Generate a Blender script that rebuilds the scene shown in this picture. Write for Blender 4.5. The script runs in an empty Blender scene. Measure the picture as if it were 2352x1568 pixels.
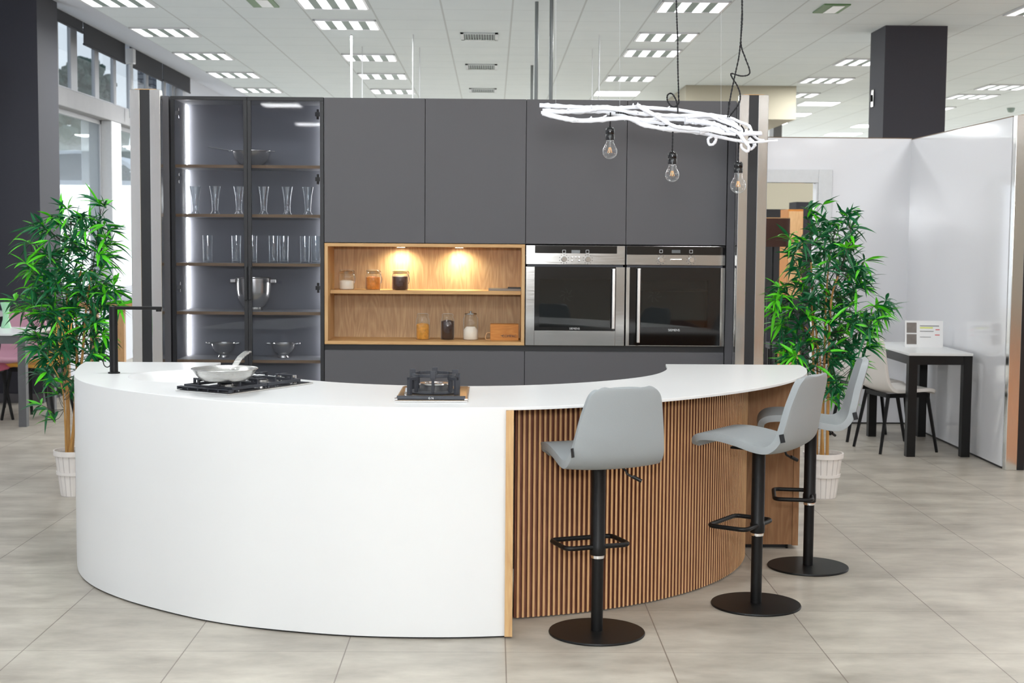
import bpy, bmesh, math, random
from mathutils import Vector, Matrix
random.seed(7)
PI = math.pi
sc = bpy.context.scene
COL = sc.collection

# ------------------------------------------------------------------ camera
YAW, PITCH, ROLL, FPX, CAMH = 0.0142454, 0.0743064, -0.0075713, 3248.18, 1.55396
CEIL = 3.482
def cam_axes():
    cy, sy, cp, sp, cr, sr = math.cos(YAW), math.sin(YAW), math.cos(PITCH), math.sin(PITCH), math.cos(ROLL), math.sin(ROLL)
    right = Vector((cy, -sy, 0)); f0 = Vector((sy, cy, 0))
    fwd = f0*cp + Vector((0, 0, -sp)); up = f0*sp + Vector((0, 0, cp))
    return right*cr - up*sr, right*sr + up*cr, fwd
AR, AU, AF = cam_axes()
EYE = Vector((0, 0, CAMH))
def ray(px, py): return AF*FPX + AR*(px-1176) - AU*(py-784)
def at(px, py, Y):            # the point of the room at depth Y seen at a pixel
    d = ray(px, py); return EYE + d*(Y/d.y)
def atz(px, py, z):           # the point on a horizontal surface of height z
    d = ray(px, py); return EYE + d*((z-CAMH)/d.z)
cam = bpy.data.objects.new('camera', bpy.data.cameras.new('camera')); COL.objects.link(cam)
M = Matrix((AR, AU, -AF)).transposed().to_4x4(); M.translation = EYE
cam.matrix_world = M
cam.data.sensor_width = 36; cam.data.lens = FPX/2352*36; cam.data.clip_end = 300
cam.data.dof.use_dof = True; cam.data.dof.focus_distance = 6.6; cam.data.dof.aperture_fstop = 5.6
sc.camera = cam

# ------------------------------------------------------------------ view and light
sc.view_settings.view_transform = 'Standard'; sc.view_settings.look = 'None'
sc.view_settings.gamma = 1.0; sc.view_settings.use_curve_mapping = False
sc.view_settings.exposure = EXPO = 0.28
sc.cycles.max_bounces = 8; sc.cycles.diffuse_bounces = 5; sc.cycles.transparent_max_bounces = 16
sc.cycles.sample_clamp_indirect = 6.0
sc.cycles.use_denoising = True
w = bpy.data.worlds.new('sky'); sc.world = w; w.use_nodes = True
wn = w.node_tree; bg = wn.nodes['Background']
tcw = wn.nodes.new('ShaderNodeTexCoord'); sepw = wn.nodes.new('ShaderNodeSeparateXYZ'); rmpw = wn.nodes.new('ShaderNodeValToRGB')
wn.links.new(tcw.outputs['Generated'], sepw.inputs[0]); wn.links.new(sepw.outputs['Z'], rmpw.inputs[0]); wn.links.new(rmpw.outputs[0], bg.inputs[0])
rmpw.color_ramp.elements[0].position = 0.0; rmpw.color_ramp.elements[0].color = (0.86, 0.90, 0.97, 1)
rmpw.color_ramp.elements[1].position = 0.6; rmpw.color_ramp.elements[1].color = (0.62, 0.74, 0.95, 1)
bg.inputs[1].default_value = 1.15

def area(name, loc, size, power, color=(1, 1, 1), rot=(0, 0, 0), sy=None, spread=None):
    l = bpy.data.lights.new(name, 'AREA'); l.energy = power; l.color = color
    l.shape = 'RECTANGLE' if sy else 'SQUARE'; l.size = size
    if sy: l.size_y = sy
    if spread: l.spread = spread
    o = bpy.data.objects.new(name, l); COL.objects.link(o); o.location = loc; o.rotation_euler = rot
    return o
GX, GY, CELL = -0.44425, 12.2830, 0.6          # origin of the ceiling grid
# the light of the ceiling lamps, in rows over the whole shop
for cx_ in (-5, -2, 3, 7, 11, 15, 19):
    for ry_ in (-33, -27, -21, -15, -9, -3, 3, 9, 15, 21, 27, 33):
        area('ceiling_lamp_light', (GX+CELL*(cx_+.5), GY+CELL*(ry_-.5), CEIL-.02), .56, 20 if ry_ < 0 else 35, (.98, .99, .99))
# the photographer's flash, a little above the camera, and an added lamp turned up to brighten the ceiling
fl = bpy.data.lights.new('camera_flash', 'AREA'); fl.energy = 72; fl.size = .34; fl.shape = 'DISK'; fl.color = (.96, .98, 1)
flo = bpy.data.objects.new('camera_flash', fl); COL.objects.link(flo); flo.location = (.03, -.1, 1.99); flo.rotation_euler = (math.radians(89), 0, 0)
area('ceiling_fill', (0, 1.0, 1.9), .6, 240, (.96, .98, 1), (math.radians(165), 0, 0))
# unseen area lights added to brighten the far ceiling: far right and far end
area('right_fill_light', (14.7, 18, 1.5), 28, 700, (.93, .96, 1), (0, math.radians(98), 0), 2.4)
area('far_fill_light', (4, 33.6, 1.5), 18, 500, (.95, .97, 1), (math.radians(-100), 0, 0), 2.4)

# ------------------------------------------------------------------ materials
def L(h):
    def f(c): c /= 255; return c/12.92 if c <= .04045 else ((c+.055)/1.055)**2.4
    return (f(h[0]), f(h[1]), f(h[2]), 1)
def newmat(name):
    m = bpy.data.materials.new(name); m.use_nodes = True
    return m, m.node_tree, m.node_tree.nodes['Principled BSDF']
def N(nt, t, **k):
    n = nt.nodes.new(t)
    for a, b in k.items(): setattr(n, a, b)
    return n
def math_(nt, op, a, b=None, c=None):
    n = N(nt, 'ShaderNodeMath', operation=op)
    for i, v in enumerate((a, b, c)):
        if v is None: continue
        if isinstance(v, (int, float)): n.inputs[i].default_value = v
        else: nt.links.new(v, n.inputs[i])
    return n.outputs[0]
def mixc(nt, fac, a, b):
    n = N(nt, 'ShaderNodeMix', data_type='RGBA')
    for s, v in ((n.inputs[0], fac), (n.inputs[6], a), (n.inputs[7], b)):
        if isinstance(v, (int, float)): s.default_value = v
        elif isinstance(v, tuple): s.default_value = v
        else: nt.links.new(v, s)
    return n.outputs[2]
def plain(name, col, rough=.5, metal=0, var=.06, scale=30, bump=0, spec=.5, coat=0, stretch=(1, 1, 1)):
    m, nt, b = newmat(name)
    col = L(col) if max(col[:3]) > 1 else tuple(col[:3])+(1,)
    tc = N(nt, 'ShaderNodeTexCoord'); mp = N(nt, 'ShaderNodeMapping'); mp.inputs['Scale'].default_value = stretch
    nz = N(nt, 'ShaderNodeTexNoise'); nz.inputs['Scale'].default_value = scale; nz.inputs['Detail'].default_value = 4
    nt.links.new(tc.outputs['Object'], mp.inputs[0]); nt.links.new(mp.outputs[0], nz.inputs['Vector'])
    lo = tuple(c*(1-var) for c in col[:3])+(1,); hi = tuple(min(1, c*(1+var)) for c in col[:3])+(1,)
    nt.links.new(mixc(nt, nz.outputs['Fac'], lo, hi), b.inputs['Base Color'])
    b.inputs['Roughness'].default_value = rough; b.inputs['Metallic'].default_value = metal
    b.inputs['Specular IOR Level'].default_value = spec
    b.inputs['Coat Weight'].default_value = coat; b.inputs['Coat Roughness'].default_value = .05
    if bump:
        bp = N(nt, 'ShaderNodeBump'); bp.inputs['Strength'].default_value = bump; bp.inputs['Distance'].default_value = .002
        nt.links.new(nz.outputs['Fac'], bp.inputs['Height']); nt.links.new(bp.outputs[0], b.inputs['Normal'])
    return m
def steel(name, col=(.62, .61, .59), rough=.28, axis=(1, 1, 60)):
    m, nt, b = newmat(name)
    tc = N(nt, 'ShaderNodeTexCoord'); mp = N(nt, 'ShaderNodeMapping'); mp.inputs['Scale'].default_value = axis
    nz = N(nt, 'ShaderNodeTexNoise'); nz.inputs['Scale'].default_value = 8; nz.inputs['Detail'].default_value = 3
    nt.links.new(tc.outputs['Object'], mp.inputs[0]); nt.links.new(mp.outputs[0], nz.inputs['Vector'])
    nt.links.new(mixc(nt, nz.outputs['Fac'], tuple(c*.9 for c in col)+(1,), tuple(min(1, c*1.08) for c in col)+(1,)), b.inputs['Base Color'])
    nt.links.new(math_(nt, 'MULTIPLY_ADD', nz.outputs['Fac'], .14, rough-.07), b.inputs['Roughness'])
    b.inputs['Metallic'].default_value = 1
    return m
def wood(name, a, b_, c, scale=1.0, rough=.45, grain='Z', tree=True):
    m, nt, b = newmat(name)
    tc = N(nt, 'ShaderNodeTexCoord'); mp = N(nt, 'ShaderNodeMapping')
    s = {'Z': (9, 9, .9), 'X': (.9, 9, 9), 'Y': (9, .9, 9)}[grain]
    mp.inputs['Scale'].default_value = tuple(v*scale for v in s)
    nt.links.new(tc.outputs['Object'], mp.inputs[0])
    n1 = N(nt, 'ShaderNodeTexNoise'); n1.inputs['Scale'].default_value = 1.0; n1.inputs['Detail'].default_value = 2; n1.inputs['Distortion'].default_value = .6
    nt.links.new(mp.outputs[0], n1.inputs['Vector'])
    rings = math_(nt, 'FRACT', math_(nt, 'MULTIPLY', n1.outputs['Fac'], 14 if tree else 5))
    rings = math_(nt, 'ABSOLUTE', math_(nt, 'SUBTRACT', math_(nt, 'MULTIPLY', rings, 2), 1))
    n2 = N(nt, 'ShaderNodeTexNoise'); n2.inputs['Scale'].default_value = 9; n2.inputs['Detail'].default_value = 5
    nt.links.new(mp.outputs[0], n2.inputs['Vector'])
    c1 = mixc(nt, math_(nt, 'MULTIPLY', rings, .8), L(a), L(b_))
    c2 = mixc(nt, math_(nt, 'MULTIPLY', math_(nt, 'POWER', n2.outputs['Fac'], 2.2), 1.1), c1, L(c))
    nt.links.new(c2, b.inputs['Base Color']); b.inputs['Roughness'].default_value = rough
    b.inputs['Specular IOR Level'].default_value = .35
    return m
def emit(name, col, strength, mottle=0):
    m = bpy.data.materials.new(name); m.use_nodes = True; nt = m.node_tree
    nt.nodes.remove(nt.nodes['Principled BSDF']); e = N(nt, 'ShaderNodeEmission')
    e.inputs[0].default_value = tuple(col)+(1,); e.inputs[1].default_value = strength
    if mottle:
        tc = N(nt, 'ShaderNodeTexCoord'); nz = N(nt, 'ShaderNodeTexNoise'); nz.inputs['Scale'].default_value = 40
        nt.links.new(tc.outputs['Object'], nz.inputs['Vector'])
        nt.links.new(math_(nt, 'MULTIPLY_ADD', nz.outputs['Fac'], strength*mottle*2, strength*(1-mottle)), e.inputs[1])
    nt.links.new(e.outputs[0], nt.nodes['Material Output'].inputs[0])
    return m
def thin_glass(name, tint=(1, 1, 1), refl=1.0, edge_white=0.0, edge=.5):
    m = bpy.data.materials.new(name); m.use_nodes = True; nt = m.node_tree
    nt.nodes.remove(nt.nodes['Principled BSDF'])
    tr = N(nt, 'ShaderNodeBsdfTransparent'); tr.inputs[0].default_value = tuple(tint)+(1,)
    gl = N(nt, 'ShaderNodeBsdfGlossy'); gl.inputs['Roughness'].default_value = .02
    lf = N(nt, 'ShaderNodeLayerWeight'); lf.inputs[0].default_value = .5
    fr_ = math_(nt, 'MULTIPLY_ADD', math_(nt, 'POWER', lf.outputs['Facing'], 5), .9, .045)
    mx = N(nt, 'ShaderNodeMixShader')
    nt.links.new(math_(nt, 'MINIMUM', math_(nt, 'MULTIPLY', fr_, refl), 1), mx.inputs[0]); nt.links.new(tr.outputs[0], mx.inputs[1]); nt.links.new(gl.outputs[0], mx.inputs[2])
    out = mx.outputs[0]
    if edge_white:  # white diffuse towards the edges stands in for bright highlights of glass
        df = N(nt, 'ShaderNodeBsdfDiffuse'); df.inputs[0].default_value = (.9, .93, .95, 1)
        lw = N(nt, 'ShaderNodeLayerWeight'); lw.inputs[0].default_value = edge
        m2 = N(nt, 'ShaderNodeMixShader'); nt.links.new(math_(nt, 'MULTIPLY', math_(nt, 'POWER', lw.outputs['Facing'], 3), edge_white), m2.inputs[0])
        nt.links.new(out, m2.inputs[1]); nt.links.new(df.outputs[0], m2.inputs[2]); out = m2.outputs[0]
    nt.links.new(out, nt.nodes['Material Output'].inputs[0])
    return m
def grid_lines(nt, ox, oy, wx, wy, cell=.6):
    tc = N(nt, 'ShaderNodeNewGeometry'); sp = N(nt, 'ShaderNodeSeparateXYZ'); nt.links.new(tc.outputs['Position'], sp.inputs[0])
    outs = []
    for o, wd, ax in ((ox, wx, 'X'), (oy, wy, 'Y')):
        f = math_(nt, 'FRACT', math_(nt, 'DIVIDE', math_(nt, 'SUBTRACT', sp.outputs[ax], o-60), cell))
        d = math_(nt, 'MINIMUM', f, math_(nt, 'SUBTRACT', 1, f))
        outs.append(math_(nt, 'LESS_THAN', d, wd/2/cell))
    return outs, tc.outputs['Position']

def floor_mat():
    m, nt, b = newmat('floor_tiles')
    (lx, ly), pos = grid_lines(nt, 1.25858, 5.19779, .0045, .0045)
    mp = N(nt, 'ShaderNodeMapping'); mp.inputs['Scale'].default_value = (1, 2.0, 1); nt.links.new(pos, mp.inputs[0])
    n1 = N(nt, 'ShaderNodeTexNoise'); n1.inputs['Scale'].default_value = 2.2; n1.inputs['Detail'].default_value = 8; n1.inputs['Roughness'].default_value = .62
    n2 = N(nt, 'ShaderNodeTexNoise'); n2.inputs['Scale'].default_value = 9; n2.inputs['Detail'].default_value = 6
    vo = N(nt, 'ShaderNodeTexWhiteNoise', noise_dimensions='2D')
    fl_ = N(nt, 'ShaderNodeVectorMath', operation='FLOOR'); dv = N(nt, 'ShaderNodeVectorMath', operation='SCALE'); dv.inputs['Scale'].default_value = 1/.6
    sb = N(nt, 'ShaderNodeVectorMath', operation='SUBTRACT'); sb.inputs[1].default_value = (1.25858, 5.19779, 0)
    nt.links.new(pos, sb.inputs[0]); nt.links.new(sb.outputs[0], dv.inputs[0]); nt.links.new(dv.outputs[0], fl_.inputs[0]); nt.links.new(fl_.outputs[0], vo.inputs['Vector'])
    nt.links.new(mp.outputs[0], n1.inputs['Vector']); nt.links.new(mp.outputs[0], n2.inputs['Vector'])
    f = math_(nt, 'ADD', math_(nt, 'MULTIPLY', math_(nt, 'SUBTRACT', n1.outputs['Fac'], .5), 2.6), math_(nt, 'MULTIPLY', n2.outputs['Fac'], .5))
    f = math_(nt, 'ADD', math_(nt, 'ADD', f, .22), math_(nt, 'MULTIPLY', vo.outputs[0], .16))
    f = math_(nt, 'MAXIMUM', math_(nt, 'MINIMUM', f, 1), 0)
    c = mixc(nt, f, L((142, 135, 124)), L((186, 180, 168)))
    line = math_(nt, 'MAXIMUM', lx, math_(nt, 'MULTIPLY', ly, .6))
    c = mixc(nt, math_(nt, 'MULTIPLY', line, .75), c, L((92, 78, 70)))
    nt.links.new(c, b.inputs['Base Color'])
    nt.links.new(math_(nt, 'MULTIPLY_ADD', n2.outputs['Fac'], .16, .30), b.inputs['Roughness'])
    b.inputs['Specular IOR Level'].default_value = .45
    return m
def ceil_mat():
    m, nt, b = newmat('ceiling_tiles')
    (lx, ly), pos = grid_lines(nt, GX, GY, .016, .008)
    nz = N(nt, 'ShaderNodeTexNoise'); nz.inputs['Scale'].default_value = 3; nz.inputs['Detail'].default_value = 5; nt.links.new(pos, nz.inputs['Vector'])
    c = mixc(nt, nz.outputs['Fac'], L((218, 228, 232)), L((228, 236, 239)))
    c = mixc(nt, math_(nt, 'MULTIPLY', math_(nt, 'MAXIMUM', lx, ly), .4), c, L((140, 144, 143)))
    nt.links.new(c, b.inputs['Base Color']); b.inputs['Roughness'].default_value = .9
    return m
def brick_mat():
    m, nt, b = newmat('grey_brick')
    tc = N(nt, 'ShaderNodeTexCoord'); sp = N(nt, 'ShaderNodeSeparateXYZ'); cb = N(nt, 'ShaderNodeCombineXYZ'); br = N(nt, 'ShaderNodeTexBrick')
    nt.links.new(tc.outputs['Object'], sp.inputs[0]); nt.links.new(math_(nt, 'ADD', sp.outputs['X'], sp.outputs['Y']), cb.inputs[0]); nt.links.new(sp.outputs['Z'], cb.inputs[1])
    nt.links.new(cb.outputs[0], br.inputs['Vector'])
    br.inputs['Scale'].default_value = 1; br.inputs['Brick Width'].default_value = .26; br.inputs['Row Height'].default_value = .075; br.inputs['Mortar Size'].default_value = .008
    br.inputs['Color1'].default_value = L((150, 148, 148)); br.inputs['Color2'].default_value = L((132, 130, 132)); br.inputs['Mortar'].default_value = L((84, 82, 84))
    nt.links.new(br.outputs['Color'], b.inputs['Base Color']); b.inputs['Roughness'].default_value = .9
    return m

MT = dict(
    floor=floor_mat(), ceil=ceil_mat(), brick=brick_mat(),
    wall=plain('painted_wall', (214, 218, 226), .8, var=.02, scale=2),
    white_gloss=plain('white_gloss_panel', (226, 227, 231), .09, var=.01, scale=1, coat=.3),
    solid=plain('white_solid_surface', (226, 227, 227), .32, var=.01, scale=4, coat=.0),
    dark_wall=plain('dark_slate_paint', (52, 52, 60), .7, var=.06, scale=60),
    grey_door=plain('anthracite_laminate', (84, 83, 86), .55, var=.07, scale=400, spec=.35),
    grey_in=plain('dark_cabinet_lining', (112, 114, 120), .75, var=.05, scale=300),
    frame_black=plain('black_anodised_frame', (17, 18, 22), .45, metal=0, var=.04),
    channel=plain('black_channel', (14, 15, 18), .5, var=.04),
    black=plain('black_powder_coat', (8, 8, 9), .45, var=.1, scale=300, bump=.1, spec=.3),
    black_gloss=plain('black_gloss', (10, 10, 11), .08, var=.02, coat=.5),
    bakelite=plain('black_bakelite', (8, 8, 10), .2, var=.05, coat=.1),
    iron=plain('cast_iron', (44, 46, 53), .55, var=.1, scale=200, bump=.2),
    steel_v=steel('brushed_steel', (.70, .70, .675), .15, (60, 60, 1)),
    steel_h=steel('brushed_steel_wide', (.60, .60, .59), .13, (1, 1, 60)),
    steel_p=steel('polished_steel', (.74, .73, .71), .24, (1, 1, 1)),
    pan=steel('pan_steel', (.66, .65, .63), .28, (1, 1, 30)),
    chrome=steel('chrome', (.85, .85, .86), .06, (1, 1, 1)),
    glass=thin_glass('window_glass', (.93, .96, .96), .9),
    cab_glass=thin_glass('smoked_cabinet_glass', (.90, .91, .93), .6),
    oven_glass=thin_glass('dark_oven_glass', (.45, .48, .48), 1.6),
    jar_glass=thin_glass('jar_glass', (.98, 1, .99), 1.3, .45),
    cup_glass=thin_glass('glassware', (.97, .99, 1), 2.6, .95),
    bulb_glass=thin_glass('bulb_glass', (.97, .98, .98), 2.0, .35),
    oak=wood('oak_veneer', (205, 170, 122), (192, 152, 104), (170, 128, 84), 1.0, .5),
    oak_x=wood('oak_veneer_cross', (205, 165, 112), (192, 150, 98), (172, 130, 84), 1.0, .5, 'X'),
    oak_back=wood('oak_back_panel', (200, 168, 128), (176, 140, 102), (142, 106, 76), 1.1, .55),
    walnut=wood('oak_end_panel', (158, 118, 82), (140, 100, 66), (112, 78, 50), 1.0, .5),
    slat_light=wood('light_slat_wood', (222, 180, 132), (206, 162, 114), (184, 140, 96), 2, .55, tree=False),
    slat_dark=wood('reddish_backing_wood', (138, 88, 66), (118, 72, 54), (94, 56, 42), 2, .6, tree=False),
    box_wood=wood('orange_pine', (206, 140, 66), (188, 118, 48), (160, 96, 36), 1.5, .5, 'X'),
    shelf_edge=wood('brown_shelf_edge', (120, 98, 74), (108, 86, 62), (90, 70, 50), 1, .5, 'X', False),
    fabric=plain('grey_leatherette', (148, 153, 155), .55, var=.04, scale=300, bump=.1, spec=.3),
    fabric_w=plain('white_leatherette', (226, 222, 217), .5, var=.02, scale=200),
    fabric_under=plain('dark_seat_underside', (70, 70, 74), .6),
    pink=plain('pink_fabric', (205, 158, 175), .85, var=.06, scale=200), magenta=plain('rose_fabric', (196, 100, 128), .85, var=.06, scale=200),
    mustard=plain('mustard_fabric', (214, 158, 66), .85, var=.06, scale=200),
    wood_floor=wood('orange_parquet', (190, 120, 52), (170, 100, 40), (140, 76, 28), .6, .4, 'Y', False), wall_brown=plain('red_brown_panelling', (104, 62, 52), .6), pot=plain('whitewashed_wood', (226, 221, 217), .7, var=.07, scale=8, bump=.3, stretch=(6, 6, 1)),
    pot_gap=plain('pot_stave_gaps', (196, 190, 187), .8), soil=plain('grey_foam_filler', (150, 146, 150), .9), cane=wood('bamboo_cane', (196, 152, 88), (180, 132, 70), (150, 100, 54), 3, .45, tree=False),
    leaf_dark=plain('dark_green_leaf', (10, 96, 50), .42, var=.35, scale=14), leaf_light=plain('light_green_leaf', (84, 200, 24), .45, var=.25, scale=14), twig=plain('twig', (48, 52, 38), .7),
    branch=plain('white_painted_branch', (228, 230, 236), .55, var=.05, scale=60, bump=.6),
    cord_mat=plain('black_fabric_cord', (16, 17, 22), .7), wire=plain('nylon_line', (190, 192, 195), .4),
    blind=plain('charcoal_blind', (48, 50, 56), .85, var=.04, scale=200),
    alu=plain('painted_window_frame', (178, 180, 184), .5, var=.05, scale=5),
    beam=plain('concrete_beam', (160, 160, 162), .7, var=.1, scale=5),
    leafage=plain('tree_foliage', (66, 84, 72), .9, var=.5, scale=3), trunk=plain('bark', (70, 62, 56), .9),
    pave=plain('pavement', (150, 150, 150), .9), paper=plain('white_paper', (236, 236, 236), .7, var=.01),
    lane=emit('lamp_reflector_lane', (.97, .98, 1), 1.5, .35), panel=emit('led_panel', (.96, .98, 1), 4.5), lamp_grey=plain('lamp_divider', (140, 156, 150), .6),
    vent_dark=plain('dark_vent', (56, 60, 64), .6), vent_frame=plain('vent_frame', (178, 184, 184), .5),
    led=emit('led_strip', (1, .98, .96), 36), spot=emit('warm_spot', (1, .86, .62), 12), filament=emit('filament', (1, .50, .18), 1.2),
    green_glass=plain('pale_green_glass', (158, 214, 172), .2, var=.12, scale=8, coat=.4),
    grey_metal=plain('dark_grey_table_frame', (92, 92, 94), .5), tabletop=plain('pale_tabletop', (224, 226, 226), .3, var=.02),
    pole_grey=plain('grey_metal_pole', (120, 124, 124), .35, metal=.6), salt=plain('salt', (232, 220, 208), .9, scale=200), pasta=plain('pasta', (206, 142, 52), .6, var=.5, scale=60), pasta2=plain('dry_orange_pasta', (200, 120, 40), .6, var=.6, scale=40),
    beans=plain('dark_beans', (66, 38, 30), .5, var=.7, scale=120), coffee=plain('coffee_beans', (48, 26, 20), .5, var=.7, scale=120),
    wall_front=plain('pale_beige_wall', (205, 202, 190), .85), beige=plain('beige_wall', (176, 170, 152), .85, var=.02, scale=1), brown=plain('brown_fabric_shade', (72, 46, 38), .9), ink=plain('grey_ink', (120, 120, 122), .8), red=plain('red_ink', (214, 110, 110), .8), yellow=plain('yellow_highlight', (220, 226, 120), .8), photo=plain('grey_photo', (118, 110, 104), .5, var=.6, scale=12),
    book_grey=plain('grey_book', (128, 120, 112), .6), book_black=plain('black_book', (36, 36, 40), .5), white_plastic=plain('white_plastic', (210, 212, 214), .4), green_sign=plain('green_sign', (92, 128, 84), .5), brown_reflection=plain('dark_glass_brown_reflection', (120, 104, 84), .08, var=.04, coat=.5),
)
# ------------------------------------------------------------------ mesh helpers
def spline(pts, n=8, closed=False):
    P = [Vector(p) for p in pts]; out = []
    k = len(P); rng = k if closed else k-1
    for i in range(rng):
        p1, p2 = P[i], P[(i+1) % k]
        p0 = P[i-1] if (i > 0 or closed) else p1*2-p2
        p3 = P[(i+2) % k] if (i+2 < k or closed) else p2*2-p1
        for j in range(n):
            t = j/n
            out.append(.5*((2*p1)+(p2-p0)*t+(2*p0-5*p1+4*p2-p3)*t*t+(3*p1-p0-3*p2+p3)*t**3))
    if not closed: out.append(P[-1])
    return out
class MB:
    def __init__(s): s.v = []; s.f = []
    def add(s, vs, fs):
        b = len(s.v); s.v += [Vector(v) for v in vs]; s.f += [tuple(i+b for i in f) for f in fs]; return s
    def box(s, x0, x1, y0, y1, z0, z1, mx=None):
        vs = [Vector((x, y, z)) for z in (z0, z1) for y in (y0, y1) for x in (x0, x1)]
        if mx: vs = [mx @ v for v in vs]
        return s.add(vs, [(0, 2, 3, 1), (4, 5, 7, 6), (0, 1, 5, 4), (2, 6, 7, 3), (0, 4, 6, 2), (1, 3, 7, 5)])
    def prism(s, poly, z0, z1):
        n = len(poly); vs = [(p[0], p[1], z0) for p in poly]+[(p[0], p[1], z1) for p in poly]
        return s.add(vs, [tuple(reversed(range(n))), tuple(range(n, 2*n))]+[(i, (i+1) % n, (i+1) % n+n, i+n) for i in range(n)])
    def lathe(s, prof, seg=24, c=(0, 0, 0), mx=None, cap=True):
        vs = []
        for r, z in prof:
            for i in range(seg):
                a = 2*PI*i/seg; v = Vector((c[0]+r*math.cos(a), c[1]+r*math.sin(a), c[2]+z)); vs.append(mx @ v if mx else v)
        fs = []
        for j in range(len(prof)-1):
            for i in range(seg):
                k = (i+1) % seg; fs.append((j*seg+i, j*seg+k, (j+1)*seg+k, (j+1)*seg+i))
        if cap:
            if prof[0][0] > 1e-5: fs.append(tuple(reversed(range(seg))))
            if prof[-1][0] > 1e-5: fs.append(tuple(range((len(prof)-1)*seg, len(prof)*seg)))
        return s.add(vs, fs)
    def tube(s, pts, r, seg=8, closed=False):
        P = [Vector(p) for p in pts]; n = len(P); R = r if isinstance(r, (list, tuple)) else [r]*n
        vs = []; prev = None
        for i, p in enumerate(P):
            if closed: t = P[(i+1) % n]-P[i-1]
            else: t = P[min(i+1, n-1)]-P[max(i-1, 0)]
            if t.length < 1e-9: t = Vector((0, 0, 1))
            t.normalize()
            if prev is None:
                a = Vector((0, 0, 1)) if abs(t.z) < .9 else Vector((1, 0, 0)); u = t.cross(a).normalized()
            else: u = (prev-t*prev.dot(t)); u = u.normalized() if u.length > 1e-6 else t.orthogonal().normalized()
            prev = u; w_ = t.cross(u)
            for j in range(seg):
                a = 2*PI*j/seg; vs.append(p+(u*math.cos(a)+w_*math.sin(a))*R[i])
        fs = []
        for i in range(n if closed else n-1):
            for j in range(seg):
                k = (j+1) % seg; i2 = (i+1) % n; fs.append((i*seg+j, i*seg+k, i2*seg+k, i2*seg+j))
        if not closed: fs += [tuple(reversed(range(seg))), tuple(range((n-1)*seg, n*seg))]
        return s.add(vs, fs)
    def cyl(s, p0, p1, r, seg=16, r1=None): return s.tube([p0, p1], [r, r if r1 is None else r1], seg)
    def build(s, name, mat, parent=None, loc=None, smooth=False, bevel=0, solid=0, rz=0, angle=40, seg=2):
        me = bpy.data.meshes.new(name); me.from_pydata([tuple(v) for v in s.v], [], s.f); me.update()
        bm = bmesh.new(); bm.from_mesh(me); bmesh.ops.recalc_face_normals(bm, faces=bm.faces); bm.to_mesh(me); bm.free()
        o = bpy.data.objects.new(name, me); COL.objects.link(o); me.materials.append(MT[mat] if isinstance(mat, str) else mat)
        if parent: o.parent = parent
        if loc is not None: o.location = loc
        o.rotation_euler[2] = rz
        if smooth:
            for p in me.polygons: p.use_smooth = True
            try: me.set_sharp_from_angle(angle=math.radians(angle))
            except Exception: pass
        if solid:
            m = o.modifiers.new('solid', 'SOLIDIFY'); m.thickness = solid; m.offset = 0
        if bevel:
            m = o.modifiers.new('bevel', 'BEVEL'); m.width = bevel; m.segments = seg; m.limit_method = 'ANGLE'; m.angle_limit = math.radians(35)
        return o
def tag(o, label=None, cat=None, group=None, kind=None):
    for k, v in (('label', label), ('category', cat), ('group', group), ('kind', kind)):
        if v: o[k] = v
    return o
def thing(name, label, cat, loc=(0, 0, 0), rz=0, group=None):
    o = bpy.data.objects.new(name, None); COL.objects.link(o); o.location = loc; o.rotation_euler[2] = rz; o.empty_display_size = .1
    return tag(o, label, cat, group)
def struct(o): o['kind'] = 'structure'; return o
KIDS = {}
def dup(root, loc, rz=None, label=None):
    r = root.copy(); COL.objects.link(r); r.location = loc
    if rz is not None: r.rotation_euler[2] = rz
    if label: r['label'] = label
    def rec(src, dst):
        for ch in src.children:
            c = ch.copy(); COL.objects.link(c); c.parent = dst; rec(ch, c)
    rec(root, r)
    return r
def text(body, size, loc, mat, parent, name='lettering', rot=(PI/2, 0, 0), extrude=.0006):
    cu = bpy.data.curves.new(name, 'FONT'); cu.body = body; cu.size = size; cu.align_x = 'CENTER'; cu.align_y = 'CENTER'; cu.extrude = extrude
    t = bpy.data.objects.new(name, cu); COL.objects.link(t)
    me = bpy.data.meshes.new_from_object(t.evaluated_get(bpy.context.evaluated_depsgraph_get()))
    bpy.data.objects.remove(t)
    o = bpy.data.objects.new(name, me); COL.objects.link(o); me.materials.clear(); me.materials.append(MT[mat]); o.parent = parent; o.location = loc; o.rotation_euler = rot
    return o
def rot_z(a): return Matrix.Rotation(a, 4, 'Z')
# ------------------------------------------------------------------ the setting
WX = -4.5                                          # plane of the window wall
struct(MB().box(-8, 15, -9.6, 34, -.1, 0).build('floor', 'floor'))
struct(MB().box(GX-5*CELL, 15, -9.6, 34, CEIL, CEIL+.1).build('ceiling', 'ceil'))
sl = MB(); x0 = GX-5*CELL
sl.add([(x0, -9.6, CEIL), (x0, 34, CEIL), (WX-.3, -9.6, 3.95), (WX-.3, 34, 3.95), (x0, -9.6, CEIL+.1), (x0, 34, CEIL+.1), (WX-.3, -9.6, 4.05), (WX-.3, 34, 4.05)],
       [(0, 1, 3, 2), (4, 6, 7, 5), (0, 4, 5, 1), (2, 3, 7, 6), (0, 2, 6, 4), (1, 5, 7, 3)])
struct(sl.build('ceiling_slope', 'wall'))
struct(MB().box(-8, 15, 34, 34.2, 0, 4).build('wall_back', 'wall'))
struct(MB().box(15, 15.2, -9.6, 34, 0, 3.6).build('wall_right', 'wall'))
wf = MB().box(-8, 15, -9.8, -9.6, 0, 4.0)
struct(wf.build('wall_front', 'wall_front'))
struct(MB().box(-4.4, 3.6, -9.5, -1.2, 0, .004).build('floor_brown', 'wall_brown'))
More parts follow.
